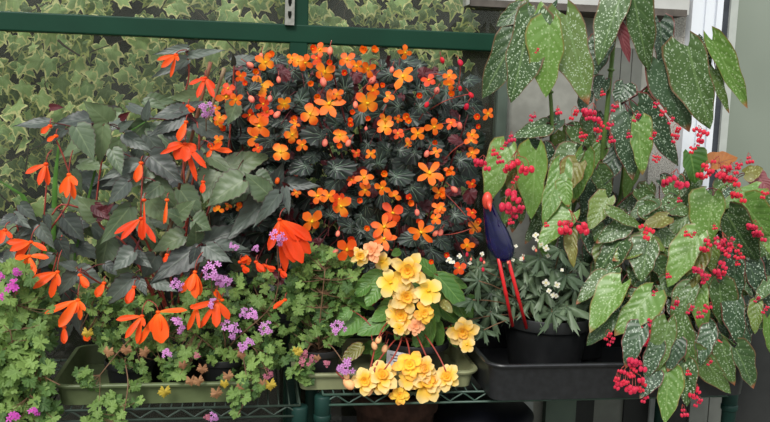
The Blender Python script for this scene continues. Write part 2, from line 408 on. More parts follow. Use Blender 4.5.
# sill
zs = Z(570, 9, 2.47); xs0, xs1 = X(470, 2.47, 5), X(689, 2.47, 12)
mb = MB()
mb.add([(xs0, 2.47, zs), (xs1, 2.47, zs), (xs1 - .07, 2.56, zs - .02), (xs0, 2.56, zs - .0), (xs0, 2.47, zs + .1), (xs1, 2.47, zs + .1), (xs1 - .04, 2.56, zs + .1), (xs0, 2.56, zs + .1)],
       [(0, 1, 5, 4), (4, 5, 6, 7), (1, 2, 6, 5), (0, 4, 7, 3)])
mb.add([(xs0, 2.472, zs - .001), (xs1, 2.472, zs - .001), (xs1 - .07, 2.56, zs - .021), (xs0, 2.56, zs - .001)], [(0, 3, 2, 1)], mi=1)
o = mb.obj('window_ledge', [M['sill'], M['sill_shade']], None, False); o['kind'] = 'structure'; o.name = 'trim_2'
mb = MB(); box(mb, xs0, xs1 - .01, 2.462, 2.475, zs - .006, zs + .014); struct('trim_3', mb, M['sill_shade'])  # added dark strip in place of the shadow gap under the ledge
# door
DY = 2.5
door = bpy.data.objects.new('door_1', None); COL.objects.link(door); door['kind'] = 'structure'
d0, d1 = X(691, DY, 30), X(722, DY, 30)
w = d1 - d0
mb = MB()
for i, (a, b, y) in enumerate(((0, .36, 0), (.36, .45, .012), (.45, .72, .004), (.72, .8, .014), (.8, 1, 0.002))):
    box(mb, d0 + w*a, d0 + w*b, DY + y, DY + .1, 0, 2.7)
mb.obj('door_frame', M['white_upvc'], door, False)
mb = MB(); box(mb, d1, d1 + w*.26, DY + .015, DY + .1, 0, 2.7); mb.obj('rubber_seal', M['seal'], door, False)
mb = MB(); box(mb, d1 + w*.26, d1 + w*.5, DY + .005, DY + .1, 0, 2.7); mb.obj('sash', M['trimgrey'], door, False)
zp = Z(750, 262, DY)
mb = MB(); box(mb, d1 + w*.5, d1 + 1.0, DY + .03, DY + .06, zp, 2.7); mb.obj('glass_pane', M['doorglass'], door, False)
mb = MB(); box(mb, d1 + w*.5, d1 + w*1.15, DY + .012, DY + .06, 0, zp); box(mb, d1 + w*1.15, d1 + 1.0, DY + .02, DY + .06, 0, zp, 1)
mb.obj('lower_panel', [M['boardgrey'], M['boarddark']], door, False)
# boards below the shelf
for i, (a, b, mt, y) in enumerate(((452, 480, 'boardgrey', 2.50), (508, 533, 'boardlight', 2.50), (546, 576, 'boardgreen', 2.50), (576, 594, 'boarddark', 2.50), (594, 624, 'boardgrey', 2.50),
                                (624, 650, 'boarddark', 2.49), (650, 661, 'boardlight', 2.48), (661, 690, 'boarddark', 2.49), (690, 708, 'boardgrey', 2.48), (709, 726, 'boardgrey', 2.48))):
    mb = MB(); box(mb, X(a, y, 410), X(b, y, 410), y, y + .03, 0, .72); o = struct('trim_%d' % (i + 4), mb, M[mt])
# ------------------------------------------------------------------ wire shelving
FY, BY = 2.06, 2.46                            # shelf front / back
ZR = Z(400, 392, FY); ZL = Z(200, 406.5, FY)
def wire_shelf(x0, x1, z, wm, label, pz0=0.0):
    t = thing('wire_shelf', ((x0 + x1)/2, (FY + BY)/2, 0), label, 'shelf')
    rack = MB(); tr = .003
    for y in (FY, BY):
        tube(rack, [(x0, y, z - .003), (x1, y, z - .003)], .0032, 6)
        tube(rack, [(x0, y, z - .030), (x1, y, z - .030)], .0032, 6)
        pts = []; n = int((x1 - x0) / .032)
        for i in range(n + 1): pts.append((x0 + (x1-x0)*i/n, y + .001, z - (.006 if i % 2 else .027)))
        zz = []
        for p, q in zip(pts, pts[1:]):
            zz += [V(p), V(p)*.75 + V(q)*.25 + V((0,0,.001)), V(p)*.25 + V(q)*.75]
        tube(rack, zz + [V(pts[-1])], .0024, 5)
    n = int((x1 - x0) / .026)
    for i in range(n + 1):
        x = x0 + (x1-x0)*i/n; tube(rack, [(x, FY, z - .001), (x, BY, z - .001)], .0018, 4)
    for x in (x0, x1):
        tube(rack, [(x, FY, z - .03), (x, BY, z - .03)], .003, 5); tube(rack, [(x, FY, z - .003), (x, BY, z - .003)], .003, 5)
    childof(rack.obj('shelf_rack', wm, None, True, origin=((x0+x1)/2, FY, z)), t)
    for x in (x0 + .0, x1 - .0):
        for y in (FY + .012, BY - .012):
            p = MB(); lathe(p, [(.018, 0), (.019, z - .06), (.0205, z - .058), (.021, z - .012), (.019, z - .008)], (x, y, 0), 20)
            po = childof(p.obj('post', M['post'], None, True, origin=(x, y, 0)), t)
            p = MB(); lathe(p, [(.020, z - .075), (.0225, z - .072), (.0225, z - .060), (.0205, z - .057)], (x, y, 0), 20)
            cl_ = p.obj('collar', M['post'], None, True, origin=(x, y, 0)); cl_.location = (0, 0, 0); cl_.parent = po
    return t
xL1 = X(300, FY, 405); xR0 = X(323, FY, 405); xR1 = X(732, FY, 405)
wire_shelf(-1.55, xL1, ZL, M['wire_dk'], 'low dark green wire shelf under the olive tray at left')
wire_shelf(xR0, xR1, ZR, M['wire'], 'green wire shelf under the sage tray and black tray at right')
# ------------------------------------------------------------------ trays
def rrect(x0, x1, y0, y1, r, n=6):
    out = []
    for cx, cy, a in ((x1-r, y1-r, 0), (x0+r, y1-r, 90), (x0+r, y0+r, 180), (x1-r, y0+r, 270)):
        for k in range(n + 1):
            q = rad(a + 90*k/n); out.append((cx + r*math.cos(q), cy + r*math.sin(q)))
    return out
def tray(name, x0, x1, y0, y1, z, h, mat, label, lip=.007, taper=.012, r=.035):
    mb = MB(); t = .003; c = ((x0+x1)/2, (y0+y1)/2)
    loops = [(-taper, 0), (-taper*.3, h*.8), (0, h - .008), (lip, h - .008), (lip + .002, h - .003), (lip, h), (-t, h), (-taper - t, .006)]
    vs = []; n = 28
    for off, zz in loops:
        for x, y in rrect(x0 - off, x1 + off, y0 - off, y1 + off, max(.008, r + off)): vs.append((x, y, z + zz))
    fs = [tuple(range(n))[::-1]]
    for i in range(len(loops) - 1):
        for k in range(n): fs.append((i*n + k, i*n + (k+1) % n, (i+1)*n + (k+1) % n, (i+1)*n + k))
    fs.append(tuple(range((len(loops)-1)*n, len(loops)*n)))
    mb.add(vs, fs)
    o = mb.obj(name, mat, None, True, origin=(c[0], c[1], z)); tag(o, label, 'tray')
    o.modifiers.new('s', 'EDGE_SPLIT').split_angle = rad(50)
    return o
TY = FY + .012
tray('plant_tray', X(53, TY, 395), X(262, TY, 395), TY, TY + .33, ZL + .002, .056, M['tray_olive'], 'long olive green plastic tray under the mauve geraniums')
tray('plant_tray', X(296, TY, 380), X(477, TY, 380), TY, TY + .30, ZR + .002, .047, M['tray_sage'], 'pale sage green plastic tray under the yellow begonia')
xk0, xk1 = X(490, TY - .105, 386), X(752, TY - .105, 386)
tray('plant_tray', xk0, xk1, TY - .105, TY + .34, ZR + .002, .096, M['tray_black'], 'deep black plastic tray holding the big black pot', lip=.006, taper=.01, r=.04)
# ------------------------------------------------------------------ pots
def pot(parent, x, y, z, r, h, mat, soil=True):
    p = MB(); lathe(p, [(r*.78, 0), (r*.8, .004), (r*.95, h*.78), (r*1.0, h*.78), (r*1.03, h*.80), (r*1.04, h*.98), (r*1.03, h), (r*.99, h), (r*.96, h*.9), (r*.95, h*.88)], (x, y, z), 40)
    o = p.obj('pot', mat, None, True, origin=(x, y, z)); o.modifiers.new('s', 'EDGE_SPLIT').split_angle = rad(35); childof(o, parent)
    if soil:
        s = MB(); lathe(s, [(r*.94, h*.86), (r*.5, h*.89), (r*.05, h*.9)], (x, y, z), 24, wob=.01); childof(s.obj('soil', M['soil'], None, True, origin=(x, y, z + h*.86)), parent)
# ------------------------------------------------------------------ flower builders
def petal(mb, c, d, n, L, w, mi=0, fold=.3, bend=.2, rnd=None, cols=2):
    leaf(mb, c, c + d * L, w, n, 'petal', fold, bend, rnd, mi, wave=.05, lobe=0, cols=cols)
def blob(mb, c, r, sx=1, sy=1, sz=1, mi=0, rot=None, n=7, m=5):
    vs = []; uvw = []
    for i in range(m + 1):
        a = math.pi * i / m
        for k in range(n):
            q = 2*math.pi*k/n
            p = V((math.sin(a)*math.cos(q)*sx, math.sin(a)*math.sin(q)*sy, math.cos(a)*sz)) * r
            if rot: p = rot @ p
            vs.append(V(c) + p); uvw.append((0, i/m, .5))
    fs = []
    for i in range(m):
        for k in range(n):
            k2 = (k+1) % n; fs.append((i*n+k, i*n+k2, (i+1)*n+k2, (i+1)*n+k))
    mb.add(vs, fs, uvw, mi=mi)
# local flower space: flower faces +Z, width 1
def star_mesh(name, mat, npet, pw, spread=1.0, seed=0):
    mb = MB(); rr = random.Random(seed)
    for k in range(npet):
        a = 2*math.pi*k/npet + rr.uniform(-.2, .2)
        if spread < 1: a = (a - math.pi) * spread + math.pi * .5
        L = .5 * rr.uniform(.82, 1.08)
        d = V((math.cos(a), math.sin(a), rr.uniform(-.05, .4))).normalized()
        petal(mb, V((0, 0, -.03)), d, V((0, 0, 1)), L, pw * rr.uniform(.85, 1.1), 0, .15, .25, rr.random())
    blob(mb, (0, 0, .03), .055, mi=1); blob(mb, (.04, .03, .05), .035, mi=1)
    return mb.mesh(name, [mat, M['gold']])
def cup_mesh(name, mat, seed=0):
    mb = MB(); rr = random.Random(seed)
    for k in range(4):
        a = math.pi*k/2 + rr.uniform(-.3, .3); d = V((math.cos(a)*.6, math.sin(a)*.6, .8)).normalized()
        petal(mb, V((0, 0, -.25)), d, V((-math.cos(a), -math.sin(a), .3)), .62, .46, 0, .35, -.12, rr.random())
    blob(mb, (0, 0, .0), .07, mi=1)
    return mb.mesh(name, [mat, M['gold']])
def bud_mesh(name, mat):
    mb = MB(); blob(mb, (0, -.1, 0), .5, .62, .95, .55, n=10, m=8); blob(mb, (.12, -.15, .05), .4, .5, .9, .55, n=8, m=6)
    tube(mb, [(0, .3, 0), (0, .7, -.05), (.05, 1.1, -.2)], .05, 5, mi=1)
    return mb.mesh(name, [mat, M['stem_r']])
def double_mesh(name, seed, outer, inner):
    mb = MB(); rr = random.Random(seed)
    for ring, (n, L, w, up, z, mi) in enumerate(((5, .56, .38, .1, -.08, 0), (5, .46, .32, .4, -.04, 0), (4, .30, .24, .8, 0, 1), (3, .18, .14, 1.4, .02, 1))):
        for k in range(n):
            a = 2*math.pi*(k + .5*ring)/n + rr.uniform(-.4, .4)
            d = V((math.cos(a), math.sin(a), up + rr.uniform(-.15, .2))).normalized()
            petal(mb, V((0, 0, z)), d, V((-math.cos(a)*.3, -math.sin(a)*.3, 1)), L*rr.uniform(.85, 1.12), w*rr.uniform(.85, 1.15), mi, .35, .18 if ring < 2 else -.1, rr.random(), cols=4)
    return mb.mesh(name, [outer, inner])
def umbel_mesh(name, mat, n, seed, fl=.26):
    mb = MB(); rr = random.Random(seed)
    for i in range(n):
        a = rr.uniform(0, 6.28); q = rr.uniform(0, 1)**.6; c = V((math.cos(a)*q*.42, math.sin(a)*q*.42, .25*(1-q*q) + rr.uniform(-.06, .06)))
        nn = (c + V((0, 0, .35))).normalized(); t1, s1, _ = frame_for(V((rr.uniform(-1, 1), 1, 0)), nn)
        for k in range(5):
            b = 2*math.pi*k/5 + .3; d = (t1*math.cos(b) + s1*math.sin(b) + nn*.15).normalized()
            leaf(mb, c, c + d*fl*(.62 if k < 2 else .5), fl*.3, nn, 'petal', .1, .1, rr.random(), 0, 0, 0, 2)
        tube(mb, [c, c*.4 + V((0, 0, -.3))], .012, 3, 1, False)
    return mb.mesh(name, [mat, M['stem_b']])
def crimson_mesh(name, n, seed, rx=.5, ry=.4):
    """dangling sprig of heart-shaped blooms: local x right, y up, z to viewer; hangs from (0,.6)"""
    mb = MB(); rr = random.Random(seed)
    top = V((0, .75, -.3)); s = .62 / max(2.2, n**.5)
    forks = [V((rr.uniform(-.3, .3), rr.uniform(.25, .5), -.1)) for _ in range(3)]
    for f in forks: tube(mb, bez(top, (top+f)/2 + V((rr.uniform(-.1, .1), .05, 0)), f, 3), .018, 4, 1)
    for i in range(n):
        c = V((rr.uniform(-rx, rx), rr.uniform(-ry, ry), rr.uniform(-.15, .25)))
        f = min(forks, key=lambda q: (q - c).length); tube(mb, bez(f, V((c.x, f.y, c.z)), c + V((0, s*.5, 0)), 3), .016, 3, 1, False)
        sg = rr.uniform(.8, 1.2) * s; t = rr.uniform(-.6, .6)
        rot = Matrix.Rotation(t, 3, 'Z')
        blob(mb, c + rot @ V((-.38*sg, 0, 0)), sg*.62, .72, 1.0, .5, 0, rot)
        blob(mb, c + rot @ V((.38*sg, 0, .03)), sg*.62, .72, 1.0, .5, 0, rot)
    return mb.mesh(name, [M['crimson'], M['stem_r']])
FM = {
    'o5': [star_mesh('flower', M['ember'], 5, .24, 1, s) for s in range(3)],
    'o4': [star_mesh('flower', M['ember'], 4, .34, 1, s + 10) for s in range(4)],
    'a4': [star_mesh('flower', M['ember_a'], 4, .38, 1, s + 20) for s in range(3)],
    'r4': [star_mesh('flower', M['ember_r'], 4, .36, 1, s + 30) for s in range(3)],
    'h': [star_mesh('flower', M['ember'], 3, .42, .8, s + 40) for s in range(3)],
    'c': [cup_mesh('flower', M['ember'], s) for s in range(3)],
    'rc': [cup_mesh('flower', M['ember_r'], s + 5) for s in range(3)],
    'p': [bud_mesh('bud', M['pinkbud'])], 'ob': [bud_mesh('bud', M['ember_r'])], 'hb': [bud_mesh('bud', M['hotbud'])],
    'y': [double_mesh('flower', s, M['yellow'], M['yellow_in']) for s in range(5)],
    'yo': [double_mesh('flower', s + 9, M['yellow_in'], M['yellow_in']) for s in range(2)],
    'ys': [star_mesh('flower', M['yellow'], 5, .40, 1, s + 60) for s in range(2)],
    'pe': [double_mesh('flower', s + 19, M['peach'], M['peach']) for s in range(2)], 'pb': [bud_mesh('bud', M['peach'])],
    'm': [umbel_mesh('flower_cluster', M['mauve'], 13, s) for s in range(4)],
    'mg': [umbel_mesh('flower_cluster', M['magenta'], 6, s + 9, .45) for s in range(2)],
    'ro': [umbel_mesh('flower_cluster', M['rose'], 10, s + 19) for s in range(2)],
    'cr4': [crimson_mesh('flower_cluster', 3, s, .42, .3) for s in range(3)],
    'cr7': [crimson_mesh('flower_cluster', 5, s + 5) for s in range(3)],
    'cr12': [crimson_mesh('flower_cluster', 9, s + 9) for s in range(2)],
    'cw': [crimson_mesh('flower_cluster', 6, s + 14, .55, .18) for s in range(2)],
    'cs': [star_mesh('flower', M['cream'], 4, .4, 1, s + 80) for s in range(2)],
}
def put_flower(parent, kind, px, py, wpx, Y, tilt=.5, roll=None, name=None):
    me = R.choice(FM[kind]); o = bpy.data.objects.new(name or me.name.split('.')[0], me); COL.objects.link(o)
    p = P(px, py, Y); n = TOCAM(p) + rn(tilt)*1.0 + V((0, 0, .1))
    up = V((0, 0, 1)) if roll is None else Matrix.Rotation(roll, 3, 'Y') @ V((0, 0, 1))
    n.normalize(); s = up.cross(n).normalized(); u = n.cross(s)
    mt = Matrix((s, u, n)).transposed().to_4x4()
    sc = wpx * PXM(Y) * 1.04
    o.matrix_world = Matrix.Translation(p) @ mt @ Matrix.Scale(sc, 4)
    loc, rot, scl = o.matrix_world.decompose()
    o.matrix_world = Matrix.Identity(4)
    o.parent = parent; o.location = loc - parent.location; o.rotation_euler = rot.to_euler(); o.scale = scl
    return p
def mkplant(name, px, Y, z, label, cat='plant', group=None):
    return thing(name, (X(px, Y, 330), Y, z), label, cat, group)
def leaves_px(mb, lst, Y0, Y1, kind, nrm_up=.35, dy=-.015, fold=.22, bend=.10, jit=.35, mi=0, stems=None, base=None, smi=0):
    for it in lst:
        x1, y1, x2, y2, w = it[:5]; m_ = it[5] if len(it) > 5 else mi
        Y = it[6] if len(it) > 6 else U(Y0, Y1)
        B = P(x1, y1, Y); T = P(x2, y2, Y + dy + U(-.02, .02))
        leaf(mb, B, T, w * PXM(Y), TOCAM(B) + V((0, 0, nrm_up)) + rn(jit), kind, fold * U(.4, 1.4), bend * U(.2, 1.5), mi=m_)
        if stems is not None and base:
            q = min(base, key=lambda s: (s - B).length)
            if (q - B).length < .16: tube(stems, bez(B, (B + q)/2 + V((0, .01, .01)), q, 4), .0014, 5, smi, False)
def stem_path(mb, pts, r, mi=0, n=6, out=None):
    pts = [V(p) for p in pts]
    sm = []
    for i in range(len(pts) - 1):
        a = pts[max(i-1, 0)]; b = pts[i]; c = pts[i+1]; d = pts[min(i+2, len(pts)-1)]
        for k in range(4):
            t = k/4; sm.append(.5*((2*b) + (c-a)*t + (2*a-5*b+4*c-d)*t*t + (3*b-a-3*c+d)*t**3))
    sm.append(pts[-1])
    k = len(sm); tube(mb, sm, [r * (1 - .45*i/k) for i in range(k)], n, mi)
    if out is not None: out += sm
    return sm
def finish(parent, foliage, fm, stems, sm, fname='foliage'):
    if foliage.v: childof(foliage.obj(fname, fm, None, True, origin=tuple(parent.location)), parent)
    if stems.v: childof(stems.obj('stem', sm, None, True, origin=tuple(parent.location)), parent)
CAMDIR = CM @ V((0, 0, -1))
# ------------------------------------------------------------------ ivy beyond the glass
ivy = thing('variegated_ivy', (-.3, 2.8, 0), 'cream-edged variegated ivy covering the bank behind the greenhouse glass', 'ivy')
fo = MB(); st = MB()
pl = [(-190, -60), (515, -60), (515, 200), (-190, 380)]
for layer, (n, ya, yb) in enumerate(((1300, 2.84, 2.99), (920, 2.68, 2.84), (450, 2.60, 2.70))):
    for x, y in scatter(pl, n):
        if layer == 2 and U(0, 1) < .25: continue
        Y = U(ya, yb); C = P(x, y, Y); r = U(8, 19) * PXM(Y)
        if C.x > xg - .02: continue
        if U(0, 1) < .12: r *= .6
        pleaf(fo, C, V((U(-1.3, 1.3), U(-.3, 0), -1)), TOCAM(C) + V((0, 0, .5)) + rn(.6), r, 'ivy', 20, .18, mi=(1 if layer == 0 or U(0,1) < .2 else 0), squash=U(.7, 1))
for i in range(26):
    x = U(-40, 500); y = U(60, 260); Y = U(2.66, 2.9); a = P(x, y, Y)
    stem_path(st, [a, a + V((U(-.1, .1), 0, .12)), a + V((U(-.25, .25), .02, .25))], .0025, 0, 5)
st_a = [P(58, 40, 2.62), P(66, 47, 2.62), P(80, 56, 2.63)]; stem_path(st, st_a, .004)
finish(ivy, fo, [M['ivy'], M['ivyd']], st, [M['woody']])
# ------------------------------------------------------------------ dark-leaved begonia with vermilion flowers
def bell(parent, base, tips, Y, w=6.5, mat='boli', name='flower', stemto=None):
    mb = MB(); B = P(base[0], base[1], Y + .012)
    for i, t in enumerate(tips):
        T = P(t[0], t[1], Y + (-.012 if i % 2 else .004)); ww = (t[2] if len(t) > 2 else w) * PXM(Y) * .9
        nn = TOCAM(B) + V((0, 0, .4)) + rn(.3)
        mid = (B + T)/2
        leaf(mb, B, T, ww, nn, 'petal', .35, .05 + U(0, .1), mi=0, wave=.06, lobe=0, cols=4)
    L = PXM(Y)
    blob(mb, B, 2.0*L, 1.2, 1, .9)
    if stemto:
        S = P(stemto[0], stemto[1], Y + .03); sk = MB(); tube(sk, bez(B, P(base[0], (base[1] + stemto[1])/2 - 3, Y), S, 6), .0013, 5)
        so_ = sk.obj('flower_stalk', M['stem_r'], None, True, origin=tuple(B)); so_.location = (0, 0, 0)
    o = childof(mb.obj(name, [M[mat], M['stem_r']], None, True, origin=tuple(B)), parent)
    if stemto: so_.parent = o
    return o
YL = 2.17
darkA = thing('dark_leaf_begonia', (X(175, 2.25, 340), 2.25, ZL + .012), 'tall dark-leaved begonia with pendent vermilion flowers, rising from the olive tray', 'plant')
pot(darkA, darkA.location.x, 2.25, ZL + .012, .085, .13, M['pot_black'])
R.seed(5); fo = MB(); st = MB(); base = []
S0 = V((darkA.location.x, 2.25, ZL + .12))
for pts in ([(170, 240, 2.24), (186, 225, 2.2), (184, 180, 2.2), (183, 108, 2.2), (189, 75, 2.2), (186, 48, 2.18)], [(150, 250, 2.2), (141, 230, 2.16), (143, 165, 2.16)],
            [(130, 250, 2.2), (100, 225, 2.2), (97, 195, 2.2), (108, 125, 2.2)], [(200, 260, 2.2), (205, 247, 2.16)], [(215, 250, 2.26), (262, 215, 2.25), (272, 192, 2.2)],
            [(205, 220, 2.24), (225, 170, 2.24), (232, 105, 2.24), (234, 65, 2.22)], [(150, 290, 2.2), (134, 278, 2.15)], [(110, 290, 2.2), (78, 270, 2.13)], [(190, 200, 2.22), (199, 150, 2.15), (197, 122, 2.15)], [(135, 240, 2.22), (70, 205, 2.2), (52, 215, 2.2)]):
    stem_path(st, [S0] + [P(*q) for q in pts], .0034, 0, 6, base)
DK = [(49,122,12,126,12),(65,129,40,144,12),(76,127,95,161,23,1),(108,122,83,101,23,1),(103,126,100,166,20,1),(125,134,152,152,15),(146,119,149,98,9),(120,128,135,120,10),
 (138,163,97,181,14),(144,172,99,187,17),(97,218,76,195,25,1),(130,207,98,246,22,1),(64,218,86,243,20),(132,163,110,150,16),(150,165,128,190,20,1),(128,182,105,205,20),(150,200,170,225,22,1),
 (78,269,104,283,20),(76,273,54,299,15),(75,268,57,262,11),(134,252,110,272,20),(132,279,98,310,19),(133,277,91,304,12),(136,277,146,297,9),(156,256,142,280,22),(105,264,118,276,11),(135,253,152,268,14),
 (187,48,151,54.6,8),(189,54.6,226,49,9),(187,60,150,78,12),(232,61,261,56,12),(234,65,233,53,6),(243,80,241,100,16),(236,104,228,125,19,1),(197,96.5,167,98,13,1),(183,108,148,119,16),(185,115,146,137,16),(183,112,205,100,11),
 (197,123,232,140,17),(195,122,168,128,14),(199,151,193.6,173.6,16),(206.5,141,208,153,11),(207,154,240,178,15,1),(225,167,276,152,26,1),(150,156,185,185,24),(218,171,203,203,30,1),(249,183,231,203,27,1),(243,181,204,206,30,1),
 (268,194,244,172,24,1),(273,192,284,160,17),(270,194,226,240,25),(279,194,254,228,16),(284,184,322,186,14),(285,188,290,215,10),(256,176,275,186,18,1),
 (197,245,253,224,22,0),(198,246,147,283,27),(206,246,233,263,18),(216,243,250,249,14),(196,248,190,272,12),(184,236,149,252,21,1),(184,220,163,208,20,1),(193,221,212,230,22,1),(196,243,196,222,22,1),
 (154,280,178,292,13),(140,280,147,296,10),(150,180,184,215,26,1),(180,190,205,225,24,1),(112,150,122,176,16,1),(160,185,140,200,16,1),(176,215,195,200,18,1),(120,205,132,232,22),(166,130,190,140,18)]
leaves_px(fo, [d + (0,) * (6 - len(d)) for d in DK], 2.11, 2.2, 'boli', .35, stems=st, base=base, smi=1)
for x, y in scatter([(85, 110), (150, 100), (280, 150), (300, 210), (280, 280), (180, 300), (70, 300), (50, 220)], 95):
    Y = U(2.26, 2.44); B = P(x, y, Y); a = U(0, 6.28); L = U(26, 50)
    leaf(fo, B, P(x + math.cos(a)*L, y + abs(math.sin(a))*L*.9, Y + U(-.04, .02)), L*U(.35, .55)*PXM(Y), TOCAM(B) + V((0, 0, .6)) + rn(.5), 'boli', U(.1, .4), U(0, .2), mi=R.choice((0, 1, 0)))
for q in ((97, 218, 114, 203, 13), (95, 205, 112, 221, 12), (50, 108, 64, 107, 7), (120, 118, 130, 112, 7), (182, 108, 196, 122, 8), (188, 50, 182, 46, 6), (288, 187, 282, 182, 6)):
    B = P(q[0], q[1], 2.16); leaf(fo, B, P(q[2], q[3], 2.14), q[4]*PXM(2.16), TOCAM(B) + rn(.3), 'boli', .3, .1, mi=2)
finish(darkA, fo, [M['dark'], M['darkg'], M['maroon']], st, [M['stem_r'], M['stem_m']])
for b, t, s in [((69,174.6),[(59.5,193),(66,197),(75,199),(76.5,184)],(73,150)), ((141,218.5),[(113.6,233),(120.5,238.5,7),(142,240,8),(155.5,242)],(143,172)),
    ((142,316),[(116,319),(125,337.5,7),(136.5,344,6),(144,326,5)],(148,300)), ((158,312),[(138,345,7),(162,343,18),(155,335,14),(186,309),(168,334,9)],(148,300)),
    ((197,305),[(188,331,6),(199,328,4),(190,307,4)],(198,290)), ((217,301),[(200,328,6),(216,327,10),(230,319,9),(191,308,7)],(217,285)), ((195,272),[(181,293,7),(195,298,10),(201,295.5,8),(189,290,9)],(203,252)),
    ((279.5,219.6),[(286,273,10),(303,263,15),(311,254,14),(269,250,9),(313,239,13),(295,262,16),(300,240,16)],(285,208)), ((185,144),[(167,148,10),(161,153,5),(175,159,12),(185,161,12),(197,181,6),(206,167,7),(196,150,10)],(187,130)),
    ((212,149),[(232,151,6),(221,144,6),(207,157,5)],(203,140)), ((176,55),[(157,59.5,5),(161.7,67,6),(170.5,77,4),(178,60,4)],(187,50)), ((205,78),[(189,84,5),(197,97,6),(215,88,6),(214,97,6),(201,80,6)],(206,70)),
    ((78,300),[(44,313,8),(59,327,11),(81,320,6),(85,310,5),(70,313,12)],(80,282)), ((57.5,272),[(31,278,6),(33,288,7),(50,298,8),(59,285,5)],(62,250))]:
    bell(darkA, b, t, 2.05 if b[1] > 260 else 2.075, stemto=s)
for b, t, w in [((186,122),(178,141),9),((203,182),(202,193),6),((141,163),(136,182),9),((80,275),(87,288),8),((134,287),(127,304),10),((104,283),(96,297),9),((64,327),(64,344),7),((144,200),(144,240),2.4),((167,200),(164,224),3.5),((285,300),(273,308),6),
                ((50,126),(41,133),6),((84,334),(88,341),7),((240,262),(247,259),8),((256,262),(262,272),7),((243,266),(247,273),7),((266,266),(274,271),6),((280,270),(285,278),6),((56,136),(47,141),5), ((167,255),(164,262),5),((188,106),(193,112),6),((222,300),(214,292),5)]:
    bell(darkA, b, [(t[0], t[1], w), (t[0]+1.5, t[1]-2, w*.8)], 2.065, name='bud', stemto=(b[0]+2, b[1]-7))
# second, at the far left
darkB = thing('dark_leaf_begonia', (X(36, 2.3, 312), 2.3, ZL + .0), 'smaller dark-leaved begonia in a terracotta pot at the far left edge', 'plant')
zt = Z(36, 291, 2.24); pot(darkB, darkB.location.x, 2.3, zt - .13, .048, .13, M['terracotta'])
R.seed(5); fo = MB(); st = MB(); base = []
S0 = V((darkB.location.x, 2.3, zt - .02))
for pts in ([(30, 270, 2.25), (14, 216, 2.2)], [(40, 270, 2.25), (44, 218, 2.2), (48, 165, 2.2)], [(50, 280, 2.2), (62, 235, 2.18)], [(45, 240, 2.2), (72, 190, 2.2), (50, 125, 2.2)]):
    stem_path(st, [S0] + [P(*q) for q in pts], .003, 0, 6, base)
leaves_px(fo, [(45,216,49,243,9),(41,222,11,239,13),(14,216,-4,226,13),(14,214,30,228,12),(60,312,32,323,11),(74,305,83,341,13),(70,325,54,353,9),(12,252,3,268,11),(40,225,55,250,14),(28,232,20,258,12),(8,232,-8,250,14),(60,290,42,300,12),(58,240,70,262,14),
               (20,205,38,222,12),(84,300,100,322,12),(52,255,34,270,12)], 2.13, 2.2, 'boli', .35, stems=st, base=base, smi=1)
for x, y in scatter([(-20, 210), (60, 200), (90, 300), (60, 330), (-20, 260)], 36):
    Y = U(2.24, 2.36); B = P(x, y, Y); a = U(0, 6.28); L = U(22, 38)
    leaf(fo, B, P(x + math.cos(a)*L, y + abs(math.sin(a))*L*.9, Y), L*U(.35, .5)*PXM(Y), TOCAM(B) + V((0, 0, .6)) + rn(.5), 'boli', U(.1, .4), U(0, .2), mi=R.choice((0, 1)))
finish(darkB, fo, [M['dark'], M['darkg']], st, [M['stem_r'], M['stem_m']])
for b, t, s in [((46,164),[(25,173),(38,184,7),(48,185,6)],(52,150)), ((31,242),[(6,242,7),(10,250,8),(15,259,7),(46,249,6)],(40,225)), ((29,256),[(48,256.5,7),(35,274,7),(17.5,278,7),(16,258,7)],(32,245)), ((5,230),[(-3,236,7),(-2,244,8),(12,238,5)],(10,222))]:
    bell(darkB, b, t, 2.07, stemto=s)
# ------------------------------------------------------------------ orange small-flowered begonias (centre)
def fanplant(px, rim_px, poly, n, label, Ys=(2.2, 2.42), placed=(), z0=ZR, stems=()):
    t = thing('ember_begonia', (X(px, 2.36, 330), 2.36, z0 + .012), label, 'plant', None)
    pot(t, t.location.x, 2.36, z0 + .012, .08, .13, M['pot_black'])
    fo = MB(); st = MB(); S0 = V((t.location.x, 2.36, z0 + .12)); base = []
    for x, y in stems:
        m_ = P((x + px)/2, (y + 320)/2, 2.33); stem_path(st, [S0, m_, P(x, y, 2.26)], .0035, 0, 6, base)
    for x, y in scatter(poly, n, 6):
        Y = U(*Ys); C = P(x, y, Y); r = U(11, 18) * PXM(Y)
        pleaf(fo, C, V((U(-1, 1), U(-.3, 0), U(-1.1, .5))), TOCAM(C) + V((0, 0, .7)) + rn(.5), r, 'fan', 36, .1, squash=U(.7, 1))
    for x, y in scatter(poly, n // 4, 6):
        Y = U(Ys[0], Ys[1] - .1); C = P(x, y, Y)
        pleaf(fo, C, V((U(-1, 1), U(-.3, 0), U(-1.1, .5))), TOCAM(C) + V((0, 0, .5)) + rn(.6), U(8, 13) * PXM(Y), 'fan', 36, .1, mi=1, squash=U(.6, 1))
    for x, y in scatter(poly, n // 4, 9):
        Y = U(2.16, 2.22); C = P(x, y, Y); q = min(base, key=lambda s_: (s_ - C).length)
        tube(st, bez(C, (C + q)/2 + V((0, 0, .02)), q, 4), .0011, 4, 0, False)
    for x, y, w, ax in placed:
        Y = 2.16; C = P(x, y, Y); pleaf(fo, C, V((math.cos(ax), -.1, math.sin(ax))), TOCAM(C) + V((0, 0, .5)) + rn(.2), w*.62*PXM(Y), 'fan', 36, .12, squash=.75)
    finish(t, fo, [M['fan'], M['maroon']], st, [M['stem_m']])
    return t, base, st
R.seed(21)
CP = [(285,75),(300,60),(345,58),(400,62),(430,66),(470,78),(480,110),(478,160),(470,200),(480,250),(460,280),(400,285),(300,285),(285,240),(270,190),(262,150)]
